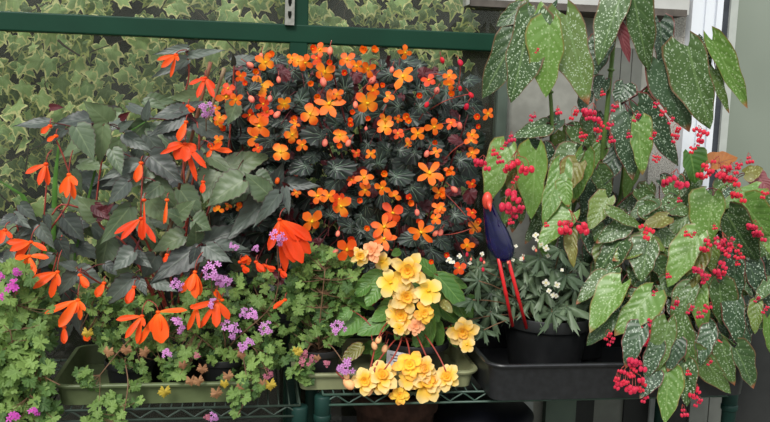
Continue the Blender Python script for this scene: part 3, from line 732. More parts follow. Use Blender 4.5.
emB, baseB, _ = fanplant(395, 0, CP, 330, 'bushy dark-leaved begonia covered in small orange flowers, before the greenhouse mullion',
    placed=[(320,136,32,3.0),(336,168,34,.2),(305,166,28,3.4),(378,163,26,1.5),(396,176,30,.1),(412,188,28,-.8),(350,226,24,2.6),(413,238,26,3.3),(432,250,28,-.4),(398,106,26,2.4),(420,106,24,.8),(345,88,24,1.6),(330,215,20,1),(455,215,26,.2),(460,160,24,.6),(440,240,24,-.6),(375,240,20,2.5),(400,150,22,.5)],
    stems=[(300,70),(330,60),(350,80),(370,60),(400,60),(420,90),(445,80),(470,110),(465,150),(460,200),(340,150),(380,130),(410,140),(360,200),(400,210),(330,210),(440,180)])
emA, baseA, _ = fanplant(262, 0, [(215,95),(245,60),(285,60),(300,90),(305,200),(295,280),(235,280),(228,230),(222,160)], 120, 'slimmer orange-flowered begonia between the dark begonia and the mullion', z0=ZL,
    placed=[(300,100,22,1.2),(275,98,20,2),(250,90,20,.6),(285,128,22,.3),(270,140,24,3.2)], stems=[(235,80),(260,70),(270,110),(290,60),(285,130),(255,130),(285,180),(225,110)])
EF = [(312.7,48.8,10,'rc'),(320,50,16,'o4'),(330,50,9,'p'),(316.5,58.5,12,'r4'),(305,63,16,'o4'),(347,59.5,17,'o4'),(365,49,12,'c'),(373.6,50,11,'c'),(405,52.7,14,'o4'),(325,72,20,'a4'),(356.5,66,14,'o4'),(368,69,16,'o4'),(323,81,10,'p'),(345,73,9,'rc'),(373,79,10,'p'),
 (403,77,24,'o4'),(310,83,9,'c'),(392,69,7,'p'),(337,94.5,13,'o4'),(373,90.6,15,'o4'),(387,96.5,13,'h'),(367,103,22,'a4'),(382,86,8,'rc'),(329,104,28,'o5'),(317.5,96.5,10,'c'),(355.5,104,8,'p'),(420,95.5,9,'rc'),(428.6,80,14,'r4'),(437,90,9,'p'),(310,114,20,'a4'),(368,118,8,'rc'),(385,120,13,'a4'),(407,117,11,'c'),(350,121,8,'rc'),
 (340,135.6,17,'a4'),(340,145,9,'c'),(350.6,125,9,'rc'),(325,142,9,'p'),(348.7,142.4,8,'p'),(385,127,17,'a4'),(398,133.6,13,'r4'),(418,133.6,15,'o4'),(434,127,18,'o4'),(407,144,11,'h'),(356.5,153,9,'r4'),(371,154,11,'o4'),(364,177.5,18,'o4'),(351.6,180,12,'r4'),(365,190,15,'o4'),(384,173.6,10,'c'),(382,188,16,'o4'),(394.5,196,12,'h'),(429.5,173.5,28,'o5'),
 (436,152,12,'o4'),(435,142,8,'rc'),(439,193,15,'o4'),(449,171.6,10,'c'),(317.5,196,18,'o4'),(329,196,15,'o4'),(339,199,15,'r4'),(410,198,10,'rc'),(409,121,10,'c'),(359,200,9,'rc'),(366,128,5,'p'),(427,153,8,'p'),(341,206,21,'a4'),(311.7,221.4,24,'o4'),(392.5,212.7,22,'r4'),(410,203,10,'c'),(438,208,14,'o4'),(435.4,218.5,14,'o4'),(367,229,9,'c'),(384,227,25,'o5'),(384,239,23,'o5'),
 (421,232,25,'o5'),(419,222,8,'rc'),(351.6,240,11,'rc'),(346.7,249.7,26,'r4'),(336,251.6,8,'p'),(417,211.7,8,'p'),(338,233,7,'p'),(436,233,8,'p'),(320.5,262,9,'c'),(398,119,9,'o4'),(330,62,9,'rc'),(352,112,8,'rc')]
EF2 = [(449,76,14,'o4'),(449,85,12,'h'),(451,94.5,10,'c'),(488,114,13,'o4'),(477.5,117,10,'rc'),(442,59.5,7,'hb'),(460,62,8,'hb'),(470.6,94.5,7,'hb'),(466.7,106,8,'hb'),(427,104,7,'hb'),(460,88,6,'hb'),(472,135,13,'o4'),(471,141,12,'h'),(472,153,14,'o4'),(450,171,12,'o4'),(472,184,11,'r4'),(441,178,9,'c'),(453.6,189,9,'p'),(479,127,8,'rc'),
 (451,123,12,'r4'),(459.5,125,9,'p'),(475,227,14,'a4'),(472,213,13,'r4'),(467,245.5,15,'o4'),(459.5,268,15,'r4'),(441,207.5,11,'o4'),(441,194,10,'c'),(515,153,9,'o4'),(478,222,9,'rc'),(446,255,9,'rc'),(441,232,8,'p'),(432,262,8,'rc')]
for x, y, w, k in EF + EF2: put_flower(emB, k, x, y, w * (1.08 if k not in ('p', 'hb') else 1.0), U(2.1, 2.17), .45, U(-1, 1))
EA = [(265,62.4,17,'a4'),(271,55.6,11,'c'),(249.4,64.4,8,'p'),(256,72,9,'c'),(240.6,76,12,'r4'),(261,86,22,'a4'),(261,55.5,7,'p'),(228,88.7,14,'r4'),(226,97,18,'o4'),(235.7,100,14,'o4'),(284.4,104,14,'a4'),(251,98.5,9,'p'),(263,104,14,'r4'),(267,112,13,'r4'),(249.4,115,12,'r4'),(292,58.5,12,'o4'),(298,61,13,'a4'),(220,118,12,'a4'),
 (216,109,9,'o4'),(261,119,14,'o4'),(277.6,114,9,'p'),(278.6,79,7,'p'),(294,120,10,'c'),(259,126,24,'o4'),(256,137.5,20,'o4'),(258,148,10,'r4'),(280.5,152,18,'a4'),(292,134.6,16,'a4'),(219,122,11,'a4'),(295,124,10,'o4'),(277.6,180,7,'ob'),(295,173.6,6,'p'),(218,140,11,'o4'),(296,193,10,'o4'),(302,145,13,'o4'),
 (218,210,10,'h'),(227,206,9,'h'),(240,204,9,'c'),(240,211,8,'h'),(230,104,9,'rc'),(246,84,8,'rc'),(270,98,8,'p'),(222,128,9,'rc'),(210,146,9,'rc'),(247,260,11,'r4'),(262,268,10,'r4')]
for x, y, w, k in EA: put_flower(emA, k, x, y, w * (1.08 if k != 'p' else 1.0), U(2.1, 2.17), .45, U(-1, 1))
# arching red flower stalks at the right side of the centre plant
st = MB()
for a, b, c in (((450, 95), (455, 72), (430, 74)), ((430, 110), (445, 98), (470, 94)), ((418, 122), (428, 105), (438, 90)), ((450, 96), (462, 86), (460, 64)), ((440, 190), (455, 200), (478, 232)), ((435, 235), (455, 236), (472, 228)), ((425, 130), (440, 122), (460, 122)), ((445, 160), (455, 145), (472, 140)), ((395, 134), (410, 126), (432, 128)), ((350, 104), (358, 92), (372, 80)), ((318, 98), (330, 80), (330, 52)), ((380, 120), (390, 95), (404, 80))):
    st = MB(); tube(st, bez(P(a[0], a[1], 2.2), P(b[0], b[1], 2.16), P(c[0], c[1], 2.15), 7), .0014, 5)
    childof(st.obj('flower_stalk', M['stem_r'], None, True, origin=tuple(emB.location)), emB)
# ------------------------------------------------------------------ yellow begonia
yb = thing('yellow_begonia', (X(415, 2.21, 350), 2.21, ZR + .012), 'green-leaved begonia with double yellow flowers spilling over the sage tray', 'plant')
pot(yb, yb.location.x, 2.21, ZR + .012, .088, .085, M['pot_black'])
R.seed(5); fo = MB(); st = MB(); base = []; S0 = V((yb.location.x, 2.21, ZR + .09))
for pts in ([(420, 310, 2.18), (408, 275, 2.15)], [(430, 320, 2.18), (436, 278, 2.15)], [(405, 320, 2.18), (382, 290, 2.16), (375, 262, 2.15)], [(395, 335, 2.17), (370, 325, 2.12)], [(440, 330, 2.18), (460, 325, 2.14)], [(400, 340, 2.15), (395, 330, 2.1)], [(400, 262, 2.2), (385, 248, 2.2)]):
    stem_path(st, [S0] + [P(*q) for q in pts], .003, 0, 6, base)
for a, b, c in (((405, 336), (411, 350), (409, 362)), ((415, 332), (425, 352), (430, 366)), ((402, 336), (400, 350), (384, 370)), ((376, 342), (372, 362), (368, 378)), ((425, 335), (440, 355), (446, 372)), ((395, 340), (375, 362), (374, 372)), ((388, 322), (380, 330), (379, 338))):
    tube(st, bez(P(a[0], a[1], 2.12), P(b[0], b[1], 2.06), P(c[0], c[1], 2.04), 8), .0022, 6)
YLF = [(434,274,415,258,18),(436,275,469,287,15),(438,276,468,309,20),(437,276,447,303,22),(382,272,352,293,16),(400,251,392,255,9),(387,320,357,334,20),(361,317,339,335,22),(431.5,317,429.6,345,13),(439,322,440,349,12),(431,338,409,352,18),
 (445,282,466,320,20),(437,305,459,323,15),(451,327,457,348,14),(372,306,354,300,16),(369,285,354,296,14),(395,300,380,318,18),(440,295,452,318,20),(425,300,440,322,18),(410,318,395,340,16),(380,285,366,306,18),(350,310,338,322,14),(372,350,388,362,15),(385,345,376,365,14),(455,300,474,318,12),(420,325,416,348,14),(392,310,372,320,16)]
leaves_px(fo, YLF, 2.12, 2.17, 'ovate', .4, stems=st, base=base, smi=0, lobe_=None) if False else leaves_px(fo, YLF, 2.12, 2.17, 'ovate', .4, stems=st, base=base)
leaves_px(fo, [(362,346,342,362,15,1),(442,301,452,312,10,1),(360,350,345,358,9,1)], 2.1, 2.12, 'ovate')
for x, y in scatter([(350, 285), (395, 265), (440, 270), (470, 300), (465, 345), (400, 350), (350, 345)], 34):
    Y = U(2.17, 2.24); B = P(x, y, Y); a = U(0, 6.28); L = U(18, 30)
    leaf(fo, B, P(x + math.cos(a)*L, y + abs(math.sin(a))*L*.6, Y), L*.55*PXM(Y), TOCAM(B) + V((0, 0, .6)) + rn(.5), 'ovate', .2, .1)
finish(yb, fo, [M['green'], M['angel_olive']], st, [M['stem_r']])
for x, y, w, k in [(408,271,32,'y'),(390,282.6,26,'ys'),(428,291,29,'ys'),(406.5,297,26,'y'),(382,262,18,'ys'),(372,251,20,'pe'),(360,256,16,'y'),(401,316,30,'y'),(424,313,20,'yo'),(416,326.5,15,'pe'),(399,328,15,'ys'),(463,332,27,'y'),(466.6,345,16,'ys'),
    (365,381,25,'y'),(382.5,376,28,'y'),(380.6,386,20,'ys'),(410,365,28,'yo'),(407,379,22,'ys'),(426.5,382,32,'y'),(424,369,22,'y'),(400,395.5,18,'yo'),(446.6,377,24,'y'),(433,381,20,'y'),(379,339,9,'pb'),(374,345,9,'pb'),(385,348,9,'pb'),(347.5,383,14,'pb'),(370,392,8,'pb'),(346,375,9,'pb')]:
    put_flower(yb, k, x, y, w * 1.06, 2.035 if y > 355 else U(2.07, 2.1), .35, U(-1, 1))
tg = thing('plant_label', (X(398, 2.13, 360), 2.13, Z(398, 370, 2.13)), 'small white nursery label stuck in the pot behind the yellow flowers', 'label')
c = [P(387, 350, 2.135), P(409, 354, 2.13), P(406, 370, 2.125), P(386, 368, 2.125)]
mb = MB(); bk = [p + V((0, .0015, 0)) for p in c]
mb.add(c + bk, [(0, 3, 2, 1), (4, 5, 6, 7), (0, 1, 5, 4), (1, 2, 6, 5), (2, 3, 7, 6), (3, 0, 4, 7)]); childof(mb.obj('label_card', M['tagwhite'], None, False, origin=tuple(tg.location)), tg)
mb = MB()
for k, (u0, u1) in enumerate(((.15, .75), (.2, .55), (.3, .8), (.42, .7))):
    v = .2 + .17*k; e = V((0, -.0006, 0))
    def q(u, vv): return (c[0]*(1-u) + c[1]*u)*(1-vv) + (c[3]*(1-u) + c[2]*u)*vv + e
    mb.add([q(u0, v), q(u1, v), q(u1, v + .05), q(u0, v + .05)], [(0, 3, 2, 1)])
childof(mb.obj('printed_lines', M['ink'], None, False, origin=tuple(tg.location)), tg)
# ------------------------------------------------------------------ geraniums
def geranium(px, Y0, z0, areas, label, clusters, stems=(), rim=True, extras=(), potm='pot_black', Yf=2.08, deep=.3, pr=.06):
    t = thing('scented_geranium', (X(px, Y0, 360), Y0, z0), label, 'plant')
    if rim: pot(t, t.location.x, Y0, z0, pr, .08, M[potm])
    fo = MB(); st = MB(); S0 = V((t.location.x, Y0, z0 + .07)); base = [S0]
    for s in stems: stem_path(st, [S0] + [P(*q) for q in s], .0022, 0, 5, base)
    for poly, n, ya, yb_, sz in areas:
        for x, y in scatter(poly, int(n * .82), 3):
            Y = U(ya, yb_); C = P(x, y, Y); r = U(.75, 1.25) * sz * PXM(Y)
            pleaf(fo, C, V((U(-1, 1), U(-.4, 0), U(-1, .8))), TOCAM(C) + V((0, 0, .8)) + rn(.5), r, 'ger', 45, .02, mi=1 if U(0, 1) < deep else 0, squash=U(.8, 1.05))
            if U(0, 1) < .55:
                q = min(base, key=lambda s: (s - C).length)
                if (q - C).length < .12: tube(st, bez(C, (C + q)/2 + V((0, .01, -.01)), q, 3), .0009, 4, 0, False)
    for x, y, r, mi in extras:
        C = P(x, y, Yf - .03); pleaf(fo, C, V((U(-.3, .3), 0, -1)), TOCAM(C) + rn(.4), r*PXM(Yf), 'ger', 30, .3, mi=mi)
    finish(t, fo, [M['ger'], M['gerd'], M['gerdry'], M['geryel']], st, [M['stem_b'], M['stem_g']])
    for x, y, w, k in clusters:
        p = put_flower(t, k, x, y, w * 1.15, Yf - U(.01, .03), .3, U(-3, 3))
    return t
geranium(20, 2.16, ZL + .004, [([(-10,268),(20,262),(56,300),(52,345),(44,360),(54,422),(-10,430)], 330, 2.02, 2.2, 8.5), ([(-10,330),(45,330),(60,422),(-10,430)], 110, 1.99, 2.05, 9.5)],
    'bright green scented geranium with magenta flowers in the lower left corner', [(0,276,9,'mg'),(17,271,9,'mg'),(13,289,12,'mg'),(1,297,7,'mg'),(14,418,12,'mg'),(34,411,10,'mg'),(14,281,6,'mg')],
    stems=[[(20,330,2.1),(12,285,2.05)],[(30,370,2.06),(60,385,2.0)],[(20,380,2.06),(10,330,2.02)],[(40,350,2.06),(30,395,2.0)]], Yf=2.0, deep=.3, pr=.05)
geranium(130, 2.17, ZL + .010, [([(78,300),(100,290),(180,300),(200,345),(140,355),(98,345)], 150, 2.12, 2.24, 6.5), ([(95,335),(150,330),(185,350),(185,368),(150,385),(110,380)], 60, 2.08, 2.16, 6.8), ([(64,372),(90,368),(95,395),(140,380),(150,402),(100,404)], 20, 2.05, 2.07, 7), ([(92,398),(125,400),(125,425),(75,425)], 20, 2.02, 2.05, 7.5)],
    'scented geranium trailing over the front of the olive tray, few blooms', [(175,326,17,'m'),(165.6,354,11,'m'),(177,286,12,'m'),(175,281,6,'m')], stems=[[(130,340,2.12),(100,375,2.06)],[(125,360,2.1),(128,385,2.05),(122,422,2.03)],[(140,345,2.12),(165,335,2.1)],[(110,350,2.12),(80,330,2.15)]],
    extras=[(165,392,7,3),(126,350,6,2),(145,352,6,2),(108,352,6,2),(42,382,6,2),(88,333,6,3)], Yf=2.07)
geranium(222, 2.19, ZL + .010, [([(185,285),(240,300),(285,300),(282,360),(255,385),(225,385),(195,355),(180,330)], 230, 2.1, 2.24, 6.5), ([(240,370),(275,345),(262,395),(240,398)], 22, 2.04, 2.08, 7), ([(228,390),(246,390),(246,420),(232,420)], 10, 2.03, 2.04, 6.5),([(165,355),(185,350),(192,380),(165,380)], 16, 2.05, 2.1, 7.5), ([(175,280),(260,262),(290,285),(280,310),(190,310)], 60, 2.14, 2.22, 6)],
    'scented geranium with many mauve flower heads at the right end of the olive tray', [(230,329.7,19,'m'),(247,347,16,'m'),(267,328.7,14,'m'),(253,314,13,'m'),(243.5,313,10,'m'),(214,304,11,'m'),(222,282,12,'m'),(214,272,19,'m'),(226,278,14,'m'),(235,245,10,'m'),(277.6,238,16,'m'),(255,248,8,'m'),(205.5,109,15,'m'),(205,113,8,'m'),(267.5,374,12,'ro'),(213.6,416,11,'m'),(196,355,8,'ro'),(206,418,8,'ro')],
    stems=[[(225,340,2.12),(212,290,2.1),(214,275,2.06)],[(240,350,2.1),(247,390,2.05),(238,415,2.03)],[(235,340,2.14),(275,300,2.12),(277,242,2.08)],[(215,350,2.14),(190,330,2.12)],[(250,345,2.12),(268,375,2.04)],[(212,250,2.24),(207,180,2.26),(206,112,2.1)]],
    extras=[(191,381,6,2),(199,381,6,2),(202,369,6,2),(217,393,7,2),(228,376,6,2),(224,384,5,3),(241,355,5,2),(270,385,7,3),(262,383,5,2),(183,365,5,2),(240,388,5,2)], Yf=2.07)
geranium(318, 2.17, ZR + .010, [([(292,262),(310,245),(352,258),(355,300),(345,335),(320,355),(290,340),(285,300)], 210, 2.1, 2.26, 7), ([(282,360),(300,345),(318,352),(310,385),(292,385)], 24, 2.05, 2.09, 6),([(305,250),(360,255),(375,290),(350,320),(310,300)], 60, 2.13, 2.2, 7)],
    'scented geranium with two mauve flower heads at the left end of the sage tray', [(346.5,369,19,'m'),(338,329,15,'m'),(304.5,361,13,'ro'),(313,359,9,'ro'),(327,365,9,'ro'),(306,354,8,'ro')],
    stems=[[(320,320,2.12),(325,270,2.1)],[(310,345,2.1),(300,370,2.05)],[(330,345,2.1),(345,365,2.04)],[(322,340,2.14),(338,332,2.08)]], extras=[(299,352,5,3),(296,350,4,3),(317,358,4,2)], Yf=2.06, deep=.45)
R.seed(8)
# ------------------------------------------------------------------ cut-leaved plant in the big black pot
pc = P(545, 340, 2.22)
cut = thing('cut_leaf_begonia', (pc.x, 2.22, ZR + .012), 'silvery cut-leaved begonia with tiny cream flowers in the large black pot', 'plant')
zr = Z(540, 322, 2.11)
pot(cut, pc.x, 2.22, ZR + .012, .122, zr - ZR - .012, M['pot_black'])
fo = MB(); st = MB(); S0 = V((pc.x, 2.22, zr - .02))
cl = [(510,277,24),(490,312,28),(531,299,30),(553,268,30),(567,306,30),(479,281,20),(473,300,20),(500,268,20),(478,268,18),(524,265,22),(545,290,26),(575,288,26),(515,300,22),(540,258,22),(560,250,20),(590,300,24),(470,320,18),(484,330,16),(552,312,22),(528,280,24),(495,290,22),(580,262,20),(505,258,16),(566,275,24),(512,256,16),(535,272,22),(596,280,22)]
for x, y, r in cl:
    Y = U(2.15, 2.18) if 488 < x < 532 else U(2.08, 2.16); C = P(x, y, Y); pleaf(fo, C, V((U(-1, 1), U(-.5, 0), U(-.9, .1))), TOCAM(C)*.6 + V((0, 0, .9)) + rn(.3), r*PXM(Y)*1.05, 'feather', 84, .3, rings=(0, .35, .7, 1.0))
    tube(st, bez(C, (C + S0)/2 + V((0, 0, .03)), S0 + rn(.04), 6), .0016, 5)
for i in range(30):
    x = U(472, 600); y = U(258, 310); Y = U(2.16, 2.3); C = P(x, y, Y)
    pleaf(fo, C, V((U(-1, 1), U(-.5, 0), U(-.9, .3))), TOCAM(C)*.6 + V((0, 0, .9)) + rn(.4), U(18, 26)*PXM(Y), 'feather', 84, .25, rings=(0, .35, .7, 1.0))
finish(cut, fo, [M['feather']], st, [M['stem_b']])
for x, y, w in [(535.5,235,9),(546,248,9),(533.5,248,6),(523,256,6),(541,244.5,7),(449,260,9),(459.5,256,7),(482,254,6),(546,283,10),(557,285,9),(553,295,8),(549,291,7),(556,296,7),(521,259,6),(548,256,6),(453,262,6),(513,260,5),(537,240,6),(470,263,5),(562,270,5),(516,246,5)]:
    put_flower(cut, 'cs', x, y, w * .85, U(2.05, 2.1), .5, U(-2, 2))
for x, y in ((523, 258), (508, 262), (536, 250), (484, 262), (471, 259)): put_flower(cut, 'p', x, y, 4, 2.08, .4)
for x, y in ((481, 259), (483, 269), (467, 254)): put_flower(cut, 'hb', x, y, 5, 2.08, .4)
# ------------------------------------------------------------------ bird ornament
YB = 2.07
bird = thing('bird_ornament', tuple(P(518, 322, 2.12)), 'glossy indigo bird ornament with red bill on two red rod legs', 'ornament')
mb = MB(); k = PXM(YB)
path = [(486,193,1.5),(486.5,196,4.3),(487.5,201,5.6),(489,207,6.4),(491,214,7.6),(493.5,222,9.4),(496.5,231,11.6),(499,240,13.0),(501,248,13.0),(502.5,255,10.8),(503.5,260,7),(504,262.5,2)]
vs = []; fs = []; n = 20
for i, (x, y, r) in enumerate(path):
    c = P(x, y, YB + .02 + .01*math.sin(i/11*3.14)); 
    for j in range(n):
        q = 2*math.pi*j/n; wing = 1 + (.05*math.cos(4*q) if 4 < i < 10 else 0)
        vs.append(c + V((math.cos(q)*r*k*wing, math.sin(q)*r*k*.85, 0)))
for i in range(len(path)-1):
    for j in range(n): fs.append((i*n+j, i*n+(j+1) % n, (i+1)*n+(j+1) % n, (i+1)*n+j)[::-1])
fs += [tuple(range(n)), tuple(range((len(path)-1)*n, len(path)*n))[::-1]]
mb.add(vs, fs); childof(mb.obj('body', M['bird'], None, True, origin=tuple(bird.location)), bird)
for s_ in (-1, 1):
    mb = MB(); vs = []; fs = []; m_ = 9
    for i in range(3, 11):
        x, y, r_ = path[i]; c = P(x, y, YB + .02 + .01*math.sin(i/11*3.14)); half = (.75*math.sin((i-2.6)/8*3.14)**.6)
        for j in range(m_):
            q = (0 if s_ > 0 else math.pi) - s_*.35 + (j/(m_-1) - .5)*2*half; e = 1.07 if 0 < j < m_-1 and 3 < i < 10 else .99
            vs.append(c + V((math.cos(q)*r_*k*e, math.sin(q)*r_*k*.85*e, 0)))
    for i in range(7):
        for j in range(m_-1): fs.append((i*m_+j, (i+1)*m_+j, (i+1)*m_+j+1, i*m_+j+1))
    mb.add(vs, fs); childof(mb.obj('wing', M['bird'], None, True, origin=tuple(bird.location)), bird)
mb = MB(); c = P(487.3, 200.5, YB - .002); blob(mb, c, 6.6*k, .78, .9, 1.35, n=20, m=14); tube(mb, [c + V((0, -.008, 0)), c + V((.001, -.02, -.012)), c + V((.002, -.027, -.024))], [.008, .006, .0012], 10)
childof(mb.obj('bill', M['bird_red'], None, True, origin=tuple(bird.location)), bird)
for s_ in (-1, 1):
    mb = MB(); blob(mb, P(487.5 + s_*6.0, 200, YB + .012), .0022, n=8, m=6); childof(mb.obj('eye', M['hole'], None, True, origin=tuple(bird.location)), bird)
for a, b in (((498.5, 258), (512.5, 326)), ((507.5, 257), (526.5, 328))):
    A = P(a[0], a[1], YB + .015); Bq = P(b[0], b[1], 2.13); mb = MB(); mid = (A + Bq)/2
    tube(mb, [A, mid - (Bq-A)*.04, mid, mid + (Bq-A)*.04, Bq], [.0048, .0046, .0056, .0046, .0046], 10); childof(mb.obj('leg', M['bird_leg'], None, True, origin=tuple(bird.location)), bird)
# ------------------------------------------------------------------ angel wing begonias
AM = [M['angel'], M['angel_dark'], M['angel_light'], M['angel_olive'], M['angel_maroon'], M['withered'], M['green']]
tallx = X(580, 2.32, 320)
tall = thing('angel_wing_begonia', (tallx, 2.33, ZR + .012), 'tall cane begonia with big white-spotted leaves at the top, behind the black tray', 'plant')
pot(tall, tallx, 2.33, ZR + .012, .09, .15, M['pot_black'])
R.seed(5); fo = MB(); st = MB(); base = []; S0 = V((tallx, 2.33, ZR + .15))
stem_path(st, [S0, P(566, 260, 2.3), P(556, 210, 2.26), P(551, 160, 2.24), P(552, 125, 2.22), P(550, 90, 2.22), P(545, 40, 2.2), P(540, 20, 2.2)], .0075, 0, 8, base)
stem_path(st, [S0, P(594, 260, 2.3), P(601, 190, 2.28), P(603, 150, 2.26), P(607, 110, 2.25), P(611, 70, 2.25), P(616, 30, 2.24), P(628, 5, 2.22)], .009, 0, 8, base)
stem_path(st, [S0, P(615, 220, 2.3), P(626, 150, 2.28), P(636, 112, 2.24), P(650, 85, 2.22), P(664, 72, 2.2)], .006, 0, 8, base)
stem_path(st, [P(611, 120, 2.26), P(620, 105, 2.22), P(638, 94, 2.2), P(650, 84, 2.18)], .004, 1, 6, base)
stem_path(st, [P(664, 72, 2.2), P(690, 62, 2.17), P(714, 56, 2.16)], .003, 1, 6, base)
for x, y, Y in ((611, 70, 2.25), (604, 140, 2.26), (550, 92, 2.22), (552, 128, 2.22), (551, 150, 2.24)):
    c = P(x, y, Y); lathe(st, [(.007, -.004), (.0098, -.002), (.0098, .002), (.007, .004)], c, 10)
TL = [(528,14,481,95,44,0,2.19),(530,17,512,102,42,0,2.12),(550,25,547,97,37,2,2.10),(566,15,589,105,42,0,2.15),(623,-8,595,60,32,0,2.14),(633,-6,647,72,30,0,2.13),(660,22,663,72,22,1,2.18),(619,27,630,63,11,4,2.15),
 (526,4,497,24,24,0,2.2),(540,29,541,1,18,2,2.16),(544,24,557,-1,11,1,2.2),(606,42,590,78,30,1,2.22),(522,24,520,-6,24,2,2.22),
 (664,62,690,133,36,1,2.14),(688,46,709,130,44,0,2.1),(712,40,748,109,22,2,2.12),(706,64,699,34,18,1,2.16),(716,70,728,114,11,0,2.15),
 (638,106,680,167,27,1,2.13),(638,122,642,175,23,2,2.11),(628,112,632,180,30,1,2.16),(624,84,616,104,24,1,2.2),(646,97,658,106,13,0,2.2),(606,80,596,100,18,1,2.24),
 (508,148,486,203,29,2,2.15),(536,150,532,220,32,2,2.15),(577,153,547,183,28,0,2.17),(579,163,564,193,26,3,2.13),(514,168,511,202,13,3,2.19),(560,165,543,224,25,2,2.14),(546,124,515,135,20,0,2.2),(519,137,550,153,21,1,2.21),(566,182,568,207,18,2,2.12),(583,153,573,204,21,2,2.16),
 (572,213,537,247,27,2,2.11),(572,230,573,267,15,3,2.10),(608,198,589,229,24,0,2.14),(540,150,560,176,22,1,2.2),(596,170,610,200,22,0,2.19),(560,120,540,138,18,1,2.23),(574,126,590,146,18,0,2.23),(616,150,602,185,22,1,2.2),(590,92,580,112,16,1,2.26),(520,178,500,196,16,0,2.22)]
leaves_px(fo, TL, 2.1, 2.2, 'angel', .3, fold=.2, bend=.12, jit=.22, stems=st, base=base, smi=1)
for x, y in scatter([(500, 130), (600, 110), (650, 130), (640, 230), (560, 240), (500, 200)], 40):
    Y = U(2.24, 2.36); B = P(x, y, Y); L = U(26, 46); leaf(fo, B, P(x + U(-25, 15), y + L, Y - .02), L*.5*PXM(Y), TOCAM(B) + V((0, 0, .5)) + rn(.4), 'angel', .2, .12, mi=R.choice((0, 1, 1, 2)))
finish(tall, fo, AM, st, [M['stem_g'], M['stem_m']])
bux = X(680, 2.28, 340)
bush = thing('angel_wing_begonia', (bux, 2.28, ZR + .012), 'wide cane begonia with drooping spotted leaves hanging over the right end of the black tray', 'plant')
pot(bush, bux, 2.28, ZR + .012, .09, .13, M['pot_black'])
R.seed(5); fo = MB(); st = MB(); base = []; S0 = V((bux, 2.28, ZR + .13))
for pts in ([(690, 280, 2.25), (712, 200, 2.2), (735, 180, 2.18)], [(650, 290, 2.24), (625, 250, 2.2), (612, 212, 2.2)], [(670, 290, 2.22), (650, 245, 2.18), (660, 205, 2.2)], [(720, 310, 2.2), (745, 260, 2.17), (750, 195, 2.15)],
            [(700, 320, 2.15), (735, 345, 2.08)], [(660, 320, 2.15), (665, 360, 2.03)], [(640, 300, 2.18), (615, 285, 2.1)], [(700, 290, 2.2), (700, 240, 2.14)], [(690, 320, 2.14), (688, 365, 2.04)], [(725, 300, 2.18), (765, 290, 2.12)], [(690, 240, 2.24), (690, 160, 2.2)]):
    stem_path(st, [S0] + [P(*q) for q in pts], .0042, 0, 6, base)
BL = [(690,153,697,184,26,6,2.18),(712,165,738,156,22,5,2.2),(745,173,764,168,17,3,2.17),(756,173,770,192,22,4,2.19),(713,196,704,245,38,2,2.1),(758,188,720,204,24,2,2.14),(742,203,772,238,34,2,2.09),(743,205,719,218,14,0,2.15),(726,213,757,268,36,0,2.08),
 (698,236,667,287,32,2,2.07),(705,246,689,292,23,3,2.09),(651,243,612,260,28,0,2.1),(649,243,640,280,32,0,2.08),(712,240,712,272,22,0,2.12),(734,260,736,303,32,1,2.08),(625,221,596,243,22,0,2.13),(620,241,592,277,30,0,2.12),(611,209,646,229,13,0,2.1),(667,216,642,226,18,3,2.11),(612,268,596,292,19,0,2.1),
 (622,284,588,329,32,2,2.05),(651,292,614,335,34,2,2.04),(612,313,586,345,22,0,2.07),(606,278,576,302,20,0,2.09),(642,328,625,367,25,1,2.06),(669,323,656,373,27,0,2.03),(682,320,691,370,27,0,2.04),(692,288,673,328,25,0,2.06),(701,288,704,337,21,2,2.07),
 (668,370,665,424,27,2,2.0),(684,363,686,407,23,0,2.01),(697,350,732,395,27,0,2.02),(722,343,734,387,21,0,2.0),(735,348,757,390,27,0,2.0),(690,333,713,360,17,1,2.06),(735,298,739,347,25,1,2.06),(758,303,755,334,16,0,2.08),(767,318,771,354,15,2,2.1),(719,283,723,328,29,0,2.07),(769,225,774,257,20,2,2.12),
 (640,188,657,206,18,0,2.16),(652,198,630,217,20,0,2.15),(670,203,692,214,18,0,2.15),(645,205,669,224,22,0,2.14),(672,198,652,214,16,0,2.17),(690,214,668,236,20,0,2.14),(640,232,668,250,18,0,2.14),(660,230,684,250,20,0,2.15),(678,220,700,232,18,1,2.16),(720,225,700,215,14,0,2.17),(655,262,672,282,22,0,2.12),(632,270,650,300,22,0,2.12),(660,285,690,300,22,0,2.11),(700,262,716,290,20,0,2.13),(748,262,764,300,22,1,2.12),
 (610,230,602,256,20,0,2.18),(632,215,612,232,18,1,2.18),(590,232,600,262,18,1,2.2),(655,305,640,330,18,1,2.12),(672,300,680,330,22,1,2.1),(705,320,722,346,20,1,2.1),(740,325,752,350,18,1,2.1),(660,345,645,380,20,1,2.08),(676,340,668,372,20,1,2.08),(712,330,700,365,20,1,2.08),(655,372,640,398,18,1,2.06),(770,280,756,300,16,0,2.1),(706,190,690,205,16,0,2.18),(730,190,716,208,14,1,2.17),(660,180,680,196,16,1,2.2),(752,290,738,275,14,0,2.12),(646,282,628,296,16,0,2.1),(690,268,676,292,18,0,2.1)]
BL = [b[:6] + (min(b[6], 1.925),) if b[3] > 362 and b[0] > 620 else b for b in BL]
leaves_px(fo, BL, 2.05, 2.12, 'angel', .35, fold=.22, bend=.14, jit=.28, stems=st, base=base, smi=1)
for x, y in scatter([(610, 190), (700, 170), (775, 190), (780, 300), (745, 340), (640, 340), (595, 290), (590, 230)], 110):
    Y = U(2.14, 2.34); B = P(x, y, Y); L = U(22, 40); leaf(fo, B, P(x + U(-22, 22), y + L, Y - .02), L*.6*PXM(Y), TOCAM(B) + V((0, 0, .5)) + rn(.5), 'angel', .2, .12, mi=R.choice((0, 0, 0, 1, 1)))
